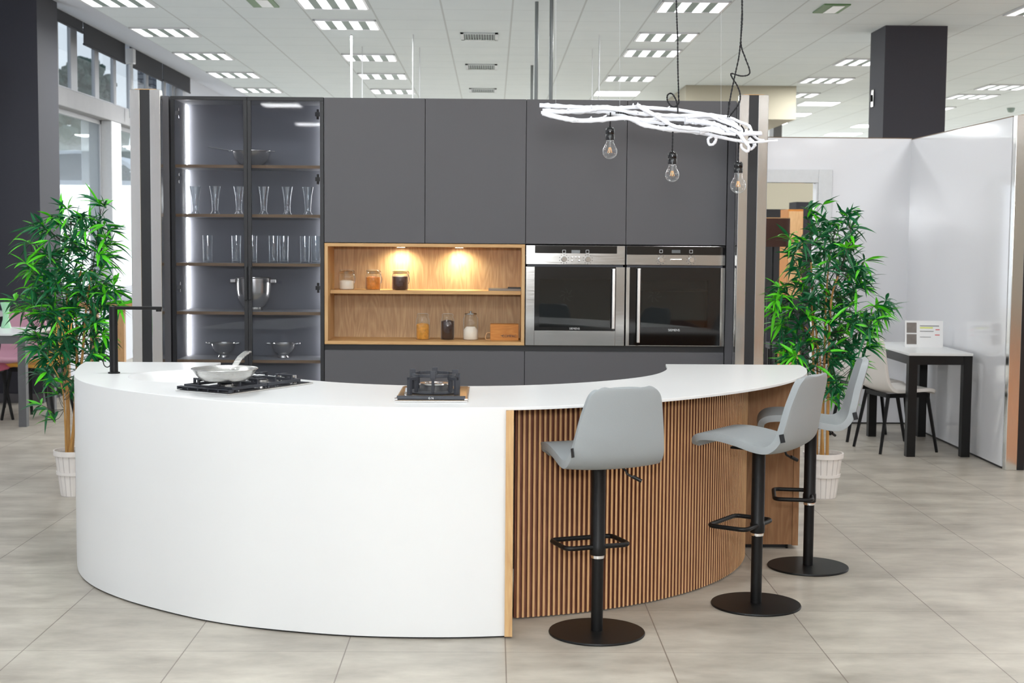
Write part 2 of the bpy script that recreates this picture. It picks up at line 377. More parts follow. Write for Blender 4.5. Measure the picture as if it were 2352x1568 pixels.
struct(MB().box(3.64, 9, -9.5, 9.40, 0, .004).build('floor_wood', 'wood_floor'))
# window wall: solid before y=12.6 and after y=20.75, glazed between
wl = MB().box(WX-.3, WX, -9.6, 12.6, 0, 3.95).box(WX-.3, WX, 20.75, 34, 0, 3.95).box(WX-.3, WX, 12.6, 20.75, 0, .84)
struct(wl.build('wall_left', 'wall'))
struct(MB().box(WX-.34, WX+.02, 12.6, 20.75, 2.87, 3.07).build('trim_1', 'beam', bevel=.01))          # transom beam
struct(MB().box(WX-.3, WX+.10, 12.6, 20.75, .80, .845).build('trim_2', 'white_plastic', bevel=.005))     # sill
def window(n, ya, yb, za, zb, muls):
    m = MB(); x0, x1 = WX-.13, WX-.10; t = .05
    m.box(x0, x1, ya, yb, za, za+t).box(x0, x1, ya, yb, zb-t, zb).box(x0, x1, ya, ya+t, za, zb).box(x0, x1, yb-t, yb, za, zb)
    for a, b in muls: m.box(x0-.005, x1+.005, a, b, za, zb)
    o = struct(m.build('window_%d' % n, 'alu', bevel=.004))
    MB().box(WX-.118, WX-.114, ya+t, yb-t, za+t, zb-t).build('pane', 'glass', o)
window(1, 12.6, 20.75, 3.07, 3.84, [(13.6, 13.7), (15.07, 15.18), (15.62, 15.86), (16.55, 16.72), (17.36, 17.48), (18.1, 18.3), (19.0, 19.1), (20.0, 20.12), (20.5, 20.6)])
window(2, 12.6, 16.8, .845, 2.87, [(14.0, 14.08)])
window(3, 17.22, 20.75, .845, 2.87, [(17.6, 17.66), (19.2, 19.3)])
struct(MB().box(WX-.34, WX+.02, 16.8, 17.24, .845, 2.87).build('trim_3', 'white_plastic', bevel=.01))
blinds = [(13.2, 15.52, 3.70, 'nearest the dark pillar, rolled highest'), (15.56, 17.28, 3.585, 'second from the dark pillar'),
          (17.52, 19.2, 3.585, 'just past the white window bracket'), (19.25, 20.95, 3.60, 'farthest along the window wall')]
for ya, yb, zb, lab in blinds:
    t = thing('roller_blind', 'charcoal roller blind above the windows, '+lab, 'blind', (WX+.06, ya, zb), group='roller blinds over the window wall')
    MB().box(0, .008, 0, yb-ya, .012, 3.84-zb).build('blind_cloth', 'blind', t)
    MB().cyl((.004, 0, .006), (.004, yb-ya, .006), .012).build('bottom_rail', 'blind', t)
t = tag(MB().box(-.03, .10, -.06, .06, -.10, .08).cyl((.05, 0, -.1), (.05, 0, -.75), .025).build('window_bracket', 'white_plastic', loc=(WX+.05, 17.40, 3.70), bevel=.01), 'white bracket and rod between two charcoal blinds', 'bracket')
# dark pillar on the left
struct(MB().box(-6.2, -4.10, 12.92, 13.52, 0, 4.0).build('wall_pillar', 'dark_wall'))
struct(MB().box(-6.2, -4.09, 12.905, 12.92, 0, .085).build('baseboard_pillar', plain('baseboard_grey', (92, 90, 92), .5)))
# square dark column on the right
struct(MB().box(3.545, 4.11, 12.93, 13.43, 0, CEIL).build('wall_column', 'dark_wall'))
t = thing('wall_bracket', 'small silver bracket on the side of the square dark column', 'bracket', (3.543, 13.28, 2.86))
MB().box(-.012, 0, -.035, .035, -.08, .08).build('plate', 'steel_v', t, bevel=.003); MB().box(-.03, -.012, -.02, .02, -.03, .03).build('socket', 'black', t)
# white partition walls, door opening in the rear one
BW = 11.80
wb = MB().box(2.706, 3.48, BW, BW+.1, .012, 2.385).box(1.45, 2.0, BW, BW+.1, .012, 2.385).box(2.0, 2.706, BW, BW+.1, 2.015, 2.385)
struct(wb.build('wall_white_rear', 'white_gloss'))
struct(MB().box(3.475, 3.56, 9.50, BW, .015, 2.375).build('wall_white_right', 'white_gloss'))
struct(MB().box(2.706, 2.82, BW-.02, BW, .012, 2.125).box(1.9, 2.706, BW-.02, BW, 2.015, 2.125).box(2.690, 2.706, BW-.01, BW+.12, .012, 2.015).box(1.9, 2.0, BW-.02, BW, .012, 2.015).build('trim_4', 'white_plastic', bevel=.004))
struct(MB().box(3.475, 3.56, 9.50, BW, 2.375, 2.382).box(2.0, 3.48, BW, BW+.1, 2.385, 2.392).build('trim_5', 'shelf_edge'))
struct(MB().box(3.48, 3.55, 9.50, BW, 0, .015).box(2.75, 3.5, BW+.01, BW+.09, 0, .012).build('baseboard_right', 'channel'))
# kitchen partition
KY = 9.18
struct(MB().box(-1.98, 1.456, KY, KY+.1, 0, 2.33).build('wall_kitchen', 'wall'))
struct(MB().box(-2.07, -1.98, 8.26, 10.2, 0, 2.36).build('wall_kitchen_left', 'white_gloss'))
struct(MB().box(1.456, 1.56, 8.26, 10.2, 0, 2.36).build('wall_kitchen_right', 'white_gloss'))
def post(name, x, y, w_, h, label, strips=(.33, .32), d=.06, top=True):
    t = thing(name, label, 'post', (x, y, 0))
    a = w_*strips[0]; b = w_*strips[1]
    MB().box(0, a, 0, d, 0, h).build('steel_face', 'steel_v', t, bevel=.003)
    MB().box(a+b, w_, 0, d, 0, h).build('steel_face', 'steel_v', t, bevel=.003)
    MB().box(a, a+b, .008, d, 0, h-.002).build('groove_panel', 'frame_black', t)
    if top: MB().box(w_*.15, w_*.85, .01, d-.005, h, h+.004).build('top_edge', 'oak', t)
    return t
post('partition_post', -2.082, 8.2, .174, 2.375, 'brushed steel wall end with black groove, left of glass cabinet')
post('partition_post', 1.417, 8.2, .168, 2.375, 'brushed steel wall end with black groove, right of ovens')
post('partition_post', 3.478, 9.43, .26, 2.382, 'tall steel wall end at far right edge of photo, reflecting orange', (.30, .19))
# ceiling-hung beige box, far
t = tag(MB().box(2.44, 3.845, 18.1, 20.1, 3.06, CEIL-.001).build('ceiling_box', 'beige'), 'beige box hanging from ceiling behind the right steel post', 'ceiling box')
t = tag(MB().box(4.0, 4.12, 20.3, 20.6, 2.76, CEIL-.001).build('ceiling_post', 'grey_metal'), 'small grey post coming down from ceiling beyond the beige box', 'post')
# ------------------------------------------------------------------ lamps in the ceiling
cellname = {-5: 'row nearest the windows', -2: 'row left of centre', 3: 'row right of centre', 4: 'row beside the beige box', 7: 'row behind the dark column', 8: 'top right corner of the photo', 11: 'row at far right'}
ordn = ['nearest', 'second', 'third', 'fourth', 'fifth', 'sixth']
def ceiling_lamp(cx_, ry_, label):
    x, y = GX+CELL*(cx_+.5), GY+CELL*(ry_-.5)
    t = thing('ceiling_light', label, 'ceiling light', (x, y, CEIL-.014), group='louvred ceiling lights')
    h = .285
    MB().box(-h, h, -h, -h+.02, 0, .014).box(-h, h, h-.02, h, 0, .014).box(-h, -h+.02, -h, h, 0, .014).box(h-.02, h, -h, h, 0, .014).build('frame', 'white_plastic', t)
    MB().box(-h+.01, h-.01, -h+.01, h-.01, .008, .0139).build('divider_panel', 'lamp_grey', t)
    wl_ = .078
    for k in range(4):
        c = -.265+wl_/2+k*(.53-wl_)/3
        MB().box(c-wl_/2, c+wl_/2, -.262, .262, .002, .008).build('lamp_lane', 'lane', t)
    return t
def led_lamp(cx_, ry_, label, w_=.57):
    x, y = GX+CELL*(cx_+.5), GY+CELL*(ry_-.5)
    t = thing('led_panel_light', label, 'ceiling light', (x, y, CEIL-.012), group='bright flat ceiling panels')
    h = w_/2
    MB().box(-h-.01, h+.01, -h-.01, h+.01, .004, .012).build('frame', 'white_plastic', t)
    MB().box(-h, h, -h, h, 0, .004).build('diffuser', 'panel', t)
proto_lamp = None
for cx_, rows in ((-5, (0, 3, 6, 9, 12)), (-2, (0, 2, 6, 9, 12)), (3, (0, 3, 5, 9)), (7, (6, 9, 12)), (8, (0,)), (11, (10, 12, 15))):
    for i, r in enumerate(rows):
        lab = 'louvred ceiling light, %s in the %s' % (ordn[i] if i < len(rows)-1 else 'farthest', cellname[cx_]) if cx_ != 8 else 'louvred ceiling light cut off at the top right corner'
        if proto_lamp is None: proto_lamp = ceiling_lamp(cx_, r, lab)
        else: dup(proto_lamp, (GX+CELL*(cx_+.5), GY+CELL*(r-.5), CEIL-.014), label=lab)
for cx_, r, lab in ((3, 12, 'bright white flat panel light above the oven cabinets, nearer one'), (3, 14, 'bright white flat panel light above the oven cabinets, farther one'),
                    (5, 12, 'bright panel light half hidden behind the beige box, upper one'), (5, 13.4, 'bright panel light half hidden behind the beige box, lower one'),
                    (8, 14, 'tiny bright light beside the beige box, nearest there'), (8, 17, 'bright light right of the beige box, second there'), (8, 20, 'bright panel light right of steel post, farthest there'),
                    (11, 20.5, 'bright panel light just left of dark column, upper one'), (11, 23.7, 'bright panel light left of dark column, lowest in photo')):
    led_lamp(cx_, r, lab, .57 if cx_ != 8 else .5)
# vents
for yv, lab in ((13.87, 'nearest'), (16.33, 'middle'), (18.95, 'farthest')):
    t = thing('ceiling_vent', 'small dark slatted ceiling vent with pale frame, %s of the three' % lab, 'vent', (-.14, yv, CEIL-.012), group='ceiling vents')
    MB().box(-.18, .18, -.24, -.20, 0, .012).box(-.18, .18, .20, .24, 0, .012).box(-.18, -.15, -.24, .24, 0, .012).box(.15, .18, -.24, .24, 0, .012).build('frame', 'vent_frame', t)
    m = MB()
    for k in range(12): m.box(-.14+k*.025, -.13+k*.025, -.2, .2, .001, .010)
    m.build('slats', 'lamp_grey', t); MB().box(-.15, .15, -.2, .2, .009, .0119).build('duct', 'vent_dark', t)
for x, y, lab in ((-1.93, 11.98, 'left'), (2.83, 12.0, 'right')):
    t = thing('emergency_light', 'small greenish emergency light in ceiling tile, %s one at top edge' % lab, 'emergency light', (x, y, CEIL-.016), group='emergency lights')
    MB().box(-.11, .11, -.22, .22, .004, .016).build('frame', 'green_sign', t, bevel=.003); MB().box(-.03, .07, -.18, .18, 0, .004).build('lens', 'tabletop', t)
t = tag(MB().lathe([(.0, -.07), (.04, -.06), (.055, -.02), (.06, 0)], 16).build('dome_camera', 'lamp_grey', loc=tuple(atz(2322, 248, CEIL)), smooth=True), 'small dome on ceiling above the right white wall', 'dome camera')
# rods hanging from ceiling
for x, y, r, zb, m_, lab in ((-1.372, 13.815, .009, 2.2, 'white_plastic', 'thin white rod above glass cabinet, leftmost and brightest'), (-.777, 13.804, .007, 2.2, 'white_plastic', 'thin white rod hanging above the grey cabinets'),
                      (-1.351, 14.72, .004, 2.9, 'wire', 'faint thin wire beside leftmost white rod'), (-.763, 14.75, .004, 2.9, 'wire', 'faint thin wire right of second white rod'),
                      (1.011, 13.713, .005, 2.7, 'wire', 'faint thin wire left of hanging cord, nearer'), (1.016, 14.724, .004, 2.8, 'wire', 'faint thin wire left of hanging cord, farther')):
    tag(MB().cyl((0, 0, zb-CEIL), (0, 0, 0), r, 8).build('hanging_rod', m_, loc=(x, y, CEIL)), lab, 'rod', 'rods hanging from the ceiling')
for x, y, r, lab in ((.352, 11.83, .015, 'grey steel pole behind cabinets, middle of the three'), (.434, 16.18, .016, 'short-looking grey steel pole, farthest of the three'), (.466, 11.63, .016, 'bright steel pole from ceiling, rightmost of the three')):
    tag(MB().cyl((0, 0, -CEIL), (0, 0, 0), r, 12).build('steel_pole', 'pole_grey', loc=(x, y, CEIL)), lab, 'pole', 'steel poles behind the cabinets')
# ------------------------------------------------------------------ outside the windows
struct(MB().box(-40, -8, -5, 70, -.2, -.05).build('ground_outside', 'pave'))
struct(MB().box(-5.43, -5.10, 18.9, 19.1, 0, 3.06).build('wall_brick_pier', 'brick'))
struct(MB().box(-5.26, -5.04, 21.2, 21.45, 0, 4.2).build('wall_brick_outside', 'brick'))
def tree(x, y, h, r, lab, n=240):
    t = thing('tree', lab, 'tree', (x, y, 0), group='trees outside the windows')
    MB().cyl((0, 0, -.1), (0, 0, h-r), .14, 8).build('trunk', 'trunk', t)
    bm = bmesh.new()
    rd = random.Random(int(x*7+y))
    for i in range(n):
        a, b, q = rd.uniform(0, 2*PI), rd.uniform(-1, 1), rd.uniform(.4, 1)**.5
        c = Vector((math.cos(a)*r*q*math.sqrt(1-b*b), math.sin(a)*r*q*math.sqrt(1-b*b), h-r*.8+b*r*q))
        res = bmesh.ops.create_icosphere(bm, subdivisions=2, radius=rd.uniform(.07, .17)*r)
        for v in res['verts']: v.co = v.co*(1+rd.uniform(-.3, .3))+c
    me = bpy.data.meshes.new('crown'); bm.to_mesh(me); bm.free(); o = bpy.data.objects.new('crown', me); COL.objects.link(o); me.materials.append(MT['leafage']); o.parent = t
tree(-10.25, 36.0, 5.75, .75, 'loose grey-green tree seen through upper window')
tree(-9.4, 31.0, 4.1, 1.7, 'broad dark tree behind lower window, left of brick pier')
tree(-10.6, 33.5, 5.5, .5, 'tree against sky beside the dark pillar')
t = thing('canopy', 'white arched canopy outside behind the brick pier', 'canopy', (-7.3, 25, 0))
arc = [(1.15*math.cos(a), 2.45+.55*math.sin(a)) for a in [PI*i/14 for i in range(15)]]
m = MB()
vs = [(x, yy, z) for yy in (0, 4) for x, z in arc]+[(x*.96, yy, z-.06) for yy in (0, 4) for x, z in arc]
fs = []
for i in range(14):
    fs += [(i, i+1, i+16, i+15), (30+i, 45+i, 46+i, 31+i), (i, 30+i, 31+i, i+1), (15+i, 16+i, 46+i, 45+i)]
m.add(vs, fs).build('roof', 'tabletop', t, smooth=True)
MB().box(-1.2, 1.2, -.03, .03, 2.37, 2.47).build('gutter', 'white_plastic', t)
for x in (-1.1, .85): MB().box(x, x+.26, -.02, .2, 0, 2.4).build('leg', 'white_plastic', t)
MB().box(-1.0, 1.0, 3.8, 4, 0, 1.7).build('dark_end_panel', 'book_black', t)  # plain black panel closing the far end under the roof
# ------------------------------------------------------------------ tall cabinets along the kitchen partition
FY = 8.5; ZT = 2.368; ZO = 1.507; ZN = .898; ZC = .862; D = .62
XE = [-1.008, -.4055, .1975, .7995, 1.402]
def front(t, name, x0, x1, z0, z1, mat='grey_door'):
    return MB().box(x0+.0015, x1-.0015, 0, .019, z0+.0015, z1-.0015).build(name, mat, t, bevel=.0015)
labs = ['plain grey wall cabinet door next to the glass cabinet', 'plain grey wall cabinet door above right half of wooden niche', 'plain grey cabinet door above the left oven', 'plain grey cabinet door above the right oven']
for i in range(4):
    t = thing('wall_cabinet', labs[i], 'cabinet', (XE[i], FY, ZO), group='grey upper cabinets')
    w_ = XE[i+1]-XE[i]
    MB().box(.001, w_-.001, .02, D, .001, ZT-ZO).build('body', 'grey_door', t)
    front(t, 'door', 0, w_, 0, ZT-ZO)
for a, b, lab in ((XE[0], XE[2], 'grey base cabinet front under the wooden niche'), (XE[2], XE[4], 'grey base cabinet front under the ovens')):
    t = thing('base_cabinet', lab, 'cabinet', (a, FY, 0), group='grey base cabinets')
    w_ = b-a
    MB().box(.001, w_-.001, .02, D, .1, ZC).build('body', 'grey_door', t)
    front(t, 'door', 0, w_, .1, ZC)
    MB().box(0, w_, .06, .08, 0, .1).build('plinth', 'channel', t)
    MB().box(0, w_, .022, .05, ZC, ZN).build('handle_channel', 'channel', t)
    MB().box(0, w_, .05, D, ZC, ZN).build('top_panel', 'grey_in', t)
for x0, x1, lab in ((-1.975, -1.928, 'narrow grey filler panel left of glass cabinet'), (1.406, 1.452, 'narrow grey filler panel right of the right oven')):
    tag(MB().box(0, x1-x0, 0, .6, 0, ZT).build('filler_panel', 'grey_door', loc=(x0, FY-.0, 0), bevel=.001), lab, 'panel')
# ---- glass cabinet
GXA, GXB = -1.918, -1.010
t = thing('glass_cabinet', 'tall black-framed glass display cabinet with lit shelves', 'cabinet', (GXA, FY, 0))
W = GXB-GXA
MB().box(0, .018, .022, .38, .1, ZT).build('side_panel', 'grey_in', t); MB().box(W-.018, W, .022, .38, .1, ZT).build('side_panel', 'grey_in', t)
MB().box(.018, W-.018, .36, .38, .1, ZT).build('back_panel', 'grey_in', t)
MB().box(.018, W-.018, .022, .36, ZT-.018, ZT).build('top_panel', 'grey_in', t); MB().box(.018, W-.018, .022, .36, .1, .118).build('bottom_panel', 'grey_in', t)
MB().box(.02, W-.02, .06, .08, 0, .1).build('plinth', 'channel', t)
SH = [1.966, 1.673, 1.380, 1.088, .797]
for z in SH+[.45]:
    s = MB().box(.019, W-.019, .034, .359, z-.018, z).build('shelf', 'grey_in', t)
    tag(MB().box(.019, W-.019, .030, .034, z-.018, z).build('shelf_edge', 'shelf_edge', s), 'brown wooden shelf edge')
for x in (.0185, W-.0305):
    MB().box(x, x+.007, .340, .346, .12, ZT-.02).build('led_strip', 'led', t)
for k, (x0, x1) in enumerate(((0, W/2-.0008), (W/2+.0008, W))):
    f = .022
    m = MB().box(x0, x1, 0, .020, .1, .1+f).box(x0, x1, 0, .020, ZT-f, ZT).box(x0, x0+f, 0, .020, .1+f, ZT-f).box(x1-f, x1, 0, .020, .1+f, ZT-f)
    d = m.build('door', 'frame_black', t, bevel=.001)
    MB().box(x0+f, x1-f, .008, .012, .1+f, ZT-f).build('pane', 'cab_glass', d)
    hx = x0+f+.004 if k == 0 else x1-f-.03
    for z in (2.27, 1.885, 1.235, .5):
        tag(MB().box(hx, hx+.026, .014, .05, z-.012, z+.012).cyl((hx+.013, .04, z-.03), (hx+.013, .04, z+.03), .007).build('hinge', 'chrome' if k == 0 else 'black', d), 'metal hinge' if k == 0 else None)
    xx = x1-f*.5 if k == 0 else x0+f*.5
    MB().box(xx-.008, xx+.008, -.014, 0, 1.16, 1.36).build('handle', 'frame_black', d, bevel=.003)
# ---- wooden niche
NX0, NX1 = XE[0]+.002, XE[2]-.002
t = thing('wooden_niche', 'open oak niche with shelf and two spotlights', 'shelf niche', (NX0, FY, ZN)); W = NX1-NX0; H = ZO-ZN-.002; th = .02
MB().box(0, W, -.004, .36, 0, th).build('bottom_panel', 'oak_x', t, bevel=.001)
MB().box(0, W, -.004, .36, H-th, H).build('top_panel', 'oak_x', t, bevel=.001)
MB().box(0, th, -.004, .36, th, H-th).build('side_panel', 'oak', t, bevel=.001); MB().box(W-th, W, -.004, .36, th, H-th).build('side_panel', 'oak', t, bevel=.001)
MB().box(th, W-th, .345, .36, th, H-th).build('back_panel', 'oak_back', t)
SZ = .300
MB().box(th+.001, W-th-.001, .11, .344, SZ, SZ+.022).build('shelf', 'oak_x', t, bevel=.001)
for x in (.44, .80):
    s = MB().lathe([(.03, -.004), (.034, 0)], 20, (x, .27, H-th)).build('spotlight', 'chrome', t); MB().lathe([(.024, -.006), (.024, -.004)], 20, (x, .27, H-th)).build('lens', 'spot', s)
    l = bpy.data.lights.new('niche_spot_light', 'SPOT'); l.energy = 10; l.color = (1, .90, .60); l.spot_size = math.radians(165); l.spot_blend = 1; l.shadow_soft_size = .03
    o = bpy.data.objects.new('niche_spot_light', l); COL.objects.link(o); o.location = (NX0+x, FY+.27, ZN+H-th-.012); o.rotation_euler = (math.radians(8), 0, 0)
NZ1 = ZN+SZ+.022; NZ0 = ZN+th
# ---- jars
def clip_jar(x, y, z, r, h, fill, fh, lab):
    t = thing('clip_jar', lab, 'jar', (x, y, z), group='clip-top jars on the niche shelf')
    hb = h*.70
    MB().lathe([(r*.9, 0), (r, .006), (r, hb), (r*.86, hb+.014), (r*.86, hb+.022)], 24, cap=False).build('glass_body', 'jar_glass', t, smooth=True)
    MB().lathe([(0, .003), (r*.86, .003), (r*.93, .008), (r*.94, fh), (r*.5, fh+.006), (0, fh+.004)], 24, cap=False).build('contents', fill, t, smooth=True)
    MB().lathe([(r*.9, hb+.024), (r*.95, hb+.03), (r*.95, h-.008), (r*.8, h), (0, h)], 24, cap=False).build('lid', 'jar_glass', t, smooth=True)
    ring = [(r*.95*math.cos(a), r*.95*math.sin(a), hb+.016) for a in [2*PI*i/20 for i in range(20)]]
    m = MB().tube(ring, .0022, 6, True); ring2 = [(p[0], p[1], h-.012) for p in ring]; m.tube(ring2, .0022, 6, True)
    m.tube([(r*.95, -.012, hb+.016), (r*1.15, -.012, hb-.02), (r*1.05, -.012, hb-.045), (r*1.05, .012, hb-.045), (r*1.15, .012, hb-.02), (r*.95, .012, hb+.016)], .0018, 6)
    m.tube([(r*.95, -.010, hb+.016), (r*1.12, -.010, h-.02), (r*.95, 0, h-.006)], .0018, 6)
    m.build('wire_clip', 'chrome', t, smooth=True)
JY = FY+.20
for px, r, h, fill, fh, lab in ((796, .046, .122, 'salt', .052, 'clip jar half full of pale salt on niche shelf'), (857, .046, .122, 'pasta2', .075, 'clip jar of orange pasta on niche shelf'), (919, .050, .122, 'beans', .082, 'clip jar of dark beans on niche shelf')):
    clip_jar(at(px, 650, JY).x, JY, NZ1, r, h, fill, fh, lab)
def tall_jar(px, r, h, fill, fh, lab, metal=False):
    t = thing('tall_jar', lab, 'jar', (at(px, 750, JY-.04).x, JY-.04, NZ0), group='tall jars at niche bottom')
    hb = h*.74
    MB().lathe([(r*.9, 0), (r, .006), (r, hb), (r*.78, hb+.018), (r*.78, hb+.026)], 24, cap=False).build('glass_body', 'jar_glass', t, smooth=True)
    MB().lathe([(0, .003), (r*.86, .003), (r*.93, .008), (r*.94, fh), (r*.6, fh+(.02 if metal else .006)), (0, fh+.01)], 24, cap=False).build('contents', fill, t, smooth=True)
    if metal:
        o = MB().lathe([(r*.85, hb+.026), (r*.88, hb+.03), (r*.88, h-.018), (r*.8, h-.012), (.006, h-.010), (.009, h), (0, h+.002)], 24, cap=False).build('lid', 'steel_h', t, smooth=True); tag(o, 'metal lid with small knob')
    else: MB().lathe([(r*.84, hb+.028), (r*.86, hb+.034), (r*.86, h-.008), (r*.7, h), (0, h)], 24, cap=False).build('lid', 'jar_glass', t, smooth=True)
tall_jar(971, .042, .160, 'pasta', .092, 'tall glass jar of yellow pasta in lower niche')
tall_jar(1028, .042, .160, 'coffee', .112, 'tall glass jar of dark coffee beans in lower niche')
tall_jar(1081, .046, .176, 'salt', .060, 'tall glass jar of white sugar with metal lid', True)
# wooden box with lettering, booklets
a, b = at(1126, 760, FY+.13), at(1191, 760, FY+.13)
t = thing('wooden_box', 'orange wooden box with dark lettering in niche corner', 'box', ((a.x+b.x)/2, FY+.13, NZ0))
hw = (b.x-a.x)/2
MB().box(-hw, hw, 0, .10, 0, .098).build('body', 'box_wood', t, bevel=.002)
text('COMPAC', .021, (hw*.35, -.001, .026), 'book_black', t)
MB().box(-hw*.25, -hw*.05, -.0012, 0, .027, .030).build('mark', 'book_black', t)
MB().tube(spline([(-hw, .03, .045), (-hw-.022, .03, .04), (-hw-.028, .03, .006), (-hw, .03, .004)], 5), .003, 6).build('loop_handle', 'slat_light', t, smooth=True)
a, b = at(1122, 664, JY-.05), at(1199, 664, JY-.05)
tag(MB().box(0, b.x-a.x-.006, 0, .15, 0, .013).build('booklet', 'book_grey', loc=(a.x, JY-.06, NZ1), bevel=.001), 'thin grey booklet lying at right end of niche shelf', 'booklet')
tag(MB().box(0, .078, 0, .13, 0, .007).build('booklet', 'book_black', loc=(b.x-.085, JY-.05, NZ1+.0132), bevel=.001), 'thin black booklet on top of the grey booklet', 'booklet')
# ------------------------------------------------------------------ ovens
def fan_marks(t, cx_, cz, y, mat='white_plastic'):
    m = MB()
    for k in range(7):
        a = k*2*PI/7+.4
        for j in range(4):
            r = .018+j*.008; a2 = a+j*.12
            c = Vector((cx_+r*math.cos(a2), y, cz+r*math.sin(a2))); u = Vector((-math.sin(a2), 0, math.cos(a2)))*.0035; v = Vector((math.cos(a2), 0, math.sin(a2)))*.0012
            m.add([c-u-v, c+u-v, c+u+v, c-u+v], [(0, 1, 2, 3)])
    return m.build('fan_slots', mat, t, solid=.0006)
def knob(t, x, z, y0):
    k = MB().lathe([(.0, .026), (.015, .026), (.0165, .023), (.0175, .0)], 24, mx=Matrix.Translation((x, y0, z)) @ Matrix.Rotation(PI/2, 4, 'X')).build('knob', 'chrome', t, smooth=True)
    tk = MB()
    for q in range(10):
        a = q*2*PI/10+.3; tk.box(x+.027*math.cos(a)-.0022, x+.027*math.cos(a)+.0022, y0-.0008, y0, z+.027*math.sin(a)-.0022, z+.027*math.sin(a)+.0022)
    tk.build('dial_marks', 'ink', k)
def oven(x0, label, right):
    t = thing('built_in_oven', label, 'oven', (x0, FY, ZN+.002)); W = .598; H = .603
    X = lambda p: (p-1209)*W/229.5 if not right else (p-1440)*W/229.5
    Z = lambda py: (791-py)*H/228.
    MB().box(.01, W-.01, .03, .5, .01, .05).box(.01, W-.01, .03, .5, H-.13, H-.01).box(.01, .05, .03, .5, .05, H-.13).box(W-.05, W-.01, .03, .5, .05, H-.13).box(.05, W-.05, .46, .5, .05, H-.13).build('body', 'grey_in', t)
    MB().box(.002, W-.002, -.012, .03, Z(607), H-.002).build('control_panel', 'steel_h', t, bevel=.002)
    if not right: dp = MB().box(X(1230), X(1419), -.014, -.012, Z(581.5), Z(564.5)).build('display_panel', 'black_gloss', t)
    else: dp = MB().box(.003, W-.003, -.014, -.012, Z(583.5), H-.003).build('display_panel', 'black_gloss', t)
    cx_ = (X(1297)+X(1351))/2 if not right else (X(1520)+X(1590))/2
    zz = Z(577.5) if not right else Z(575.5)
    for dx in ((-.07, .07) if not right else (-.09, .09)):
        m = MB().box(cx_+dx-.010, cx_+dx+.010, -.0148, -.014, zz-.010, zz-.008).box(cx_+dx-.010, cx_+dx+.010, -.0148, -.014, zz+.008, zz+.010).box(cx_+dx-.010, cx_+dx-.008, -.0148, -.014, zz-.010, zz+.010).box(cx_+dx+.008, cx_+dx+.010, -.0148, -.014, zz-.010, zz+.010)
        m.build('symbol', 'white_plastic', dp)
    MB().box(cx_-.026, cx_+.026, -.0148, -.014, zz-.010, zz+.009).build('screen', plain('display_grey', (92, 96, 98), .3), dp)
    kz = Z(594.5)
    for kx in ((X(1297), X(1352)) if not right else (X(1520), X(1590))): knob(t, kx, kz, -.012)
    if not right:
        for i, dz in ((-1, .010), (0, .010), (1, .010), (-1, -.010), (1, -.010)):
            MB().lathe([(0, .006), (.005, .005), (.006, 0)], 12, mx=Matrix.Translation((cx_+i*.021, -.012, kz+dz)) @ Matrix.Rotation(PI/2, 4, 'X')).build('button', 'chrome', t, smooth=True)
    else: MB().box(cx_-.034, cx_+.034, -.020, -.012, kz-.004, kz+.004).build('button', 'chrome', t, bevel=.001)
    # door
    z1 = Z(612)
    if not right:
        gx0, gx1, gz0, gz1 = X(1230), X(1417), Z(757), z1; wx0, wx1, wz0, wz1 = X(1241), X(1404), Z(749), Z(640)
        d = MB().box(.002, gx0, -.018, .025, 0, z1).box(gx1, W-.002, -.018, .025, 0, z1).box(gx0, gx1, -.018, .025, 0, gz0).build('door', 'steel_h', t, bevel=.0015)
    else:
        gx0, gx1, gz0, gz1 = X(1449), X(1659), Z(789), z1; wx0, wx1, wz0, wz1 = X(1476), X(1630), Z(748), Z(641)
        d = MB().box(.002, gx0, -.018, .025, 0, z1).box(gx1, W-.002, -.018, .025, 0, z1).box(gx0, gx1, -.015, .02, 0, .004).build('door', 'steel_v', t, bevel=.0015)
    MB().box(gx0, gx1, -.014, .020, gz0, wz0).box(gx0, gx1, -.014, .020, wz1, gz1).box(gx0, wx0, -.014, .020, wz0, wz1).box(wx1, gx1, -.014, .020, wz0, wz1).build('glass_border', 'black_gloss', d)
    MB().box(wx0, wx1, -.014, -.008, wz0, wz1).build('pane', 'oven_glass', d)
    hx = X(1411) if not right else X(1469); hz0, hz1 = (Z(752), Z(615)) if not right else (Z(783), Z(614))
    MB().box(hx-.010, hx+.010, -.060, -.045, hz0, hz1).build('handle', 'steel_p', d, bevel=.004)
    MB().cyl((hx, -.05, hz0+.03), (hx, -.014, hz0+.03), .006).cyl((hx, -.05, hz1-.03), (hx, -.014, hz1-.03), .006).build('handle_mount', 'steel_p', d)
    tx, tz = ((X(1323), Z(752.5)) if not right else (X(1553), Z(754.5)))
    text('SIEMENS', .017 if not right else .019, (tx, -.0148, tz), 'white_plastic', d)
    fan_marks(t, X(1313) if not right else X(1528), Z(683), .455)
    r = MB()
    for i in range(9): r.cyl((.06, .06+i*.045, Z(667)), (W-.06, .06+i*.045, Z(667)), .0025, 6)
    r.cyl((.06, .05, Z(667)), (.06, .44, Z(667)), .003, 6).cyl((W-.06, .05, Z(667)), (W-.06, .44, Z(667)), .003, 6)
    if right: r.build('rack', 'chrome', t)
oven(XE[2]+.002, 'left stainless oven with wide steel border and five buttons', False)
oven(XE[3]+.002, 'right oven with full black glass door and handle at left', True)
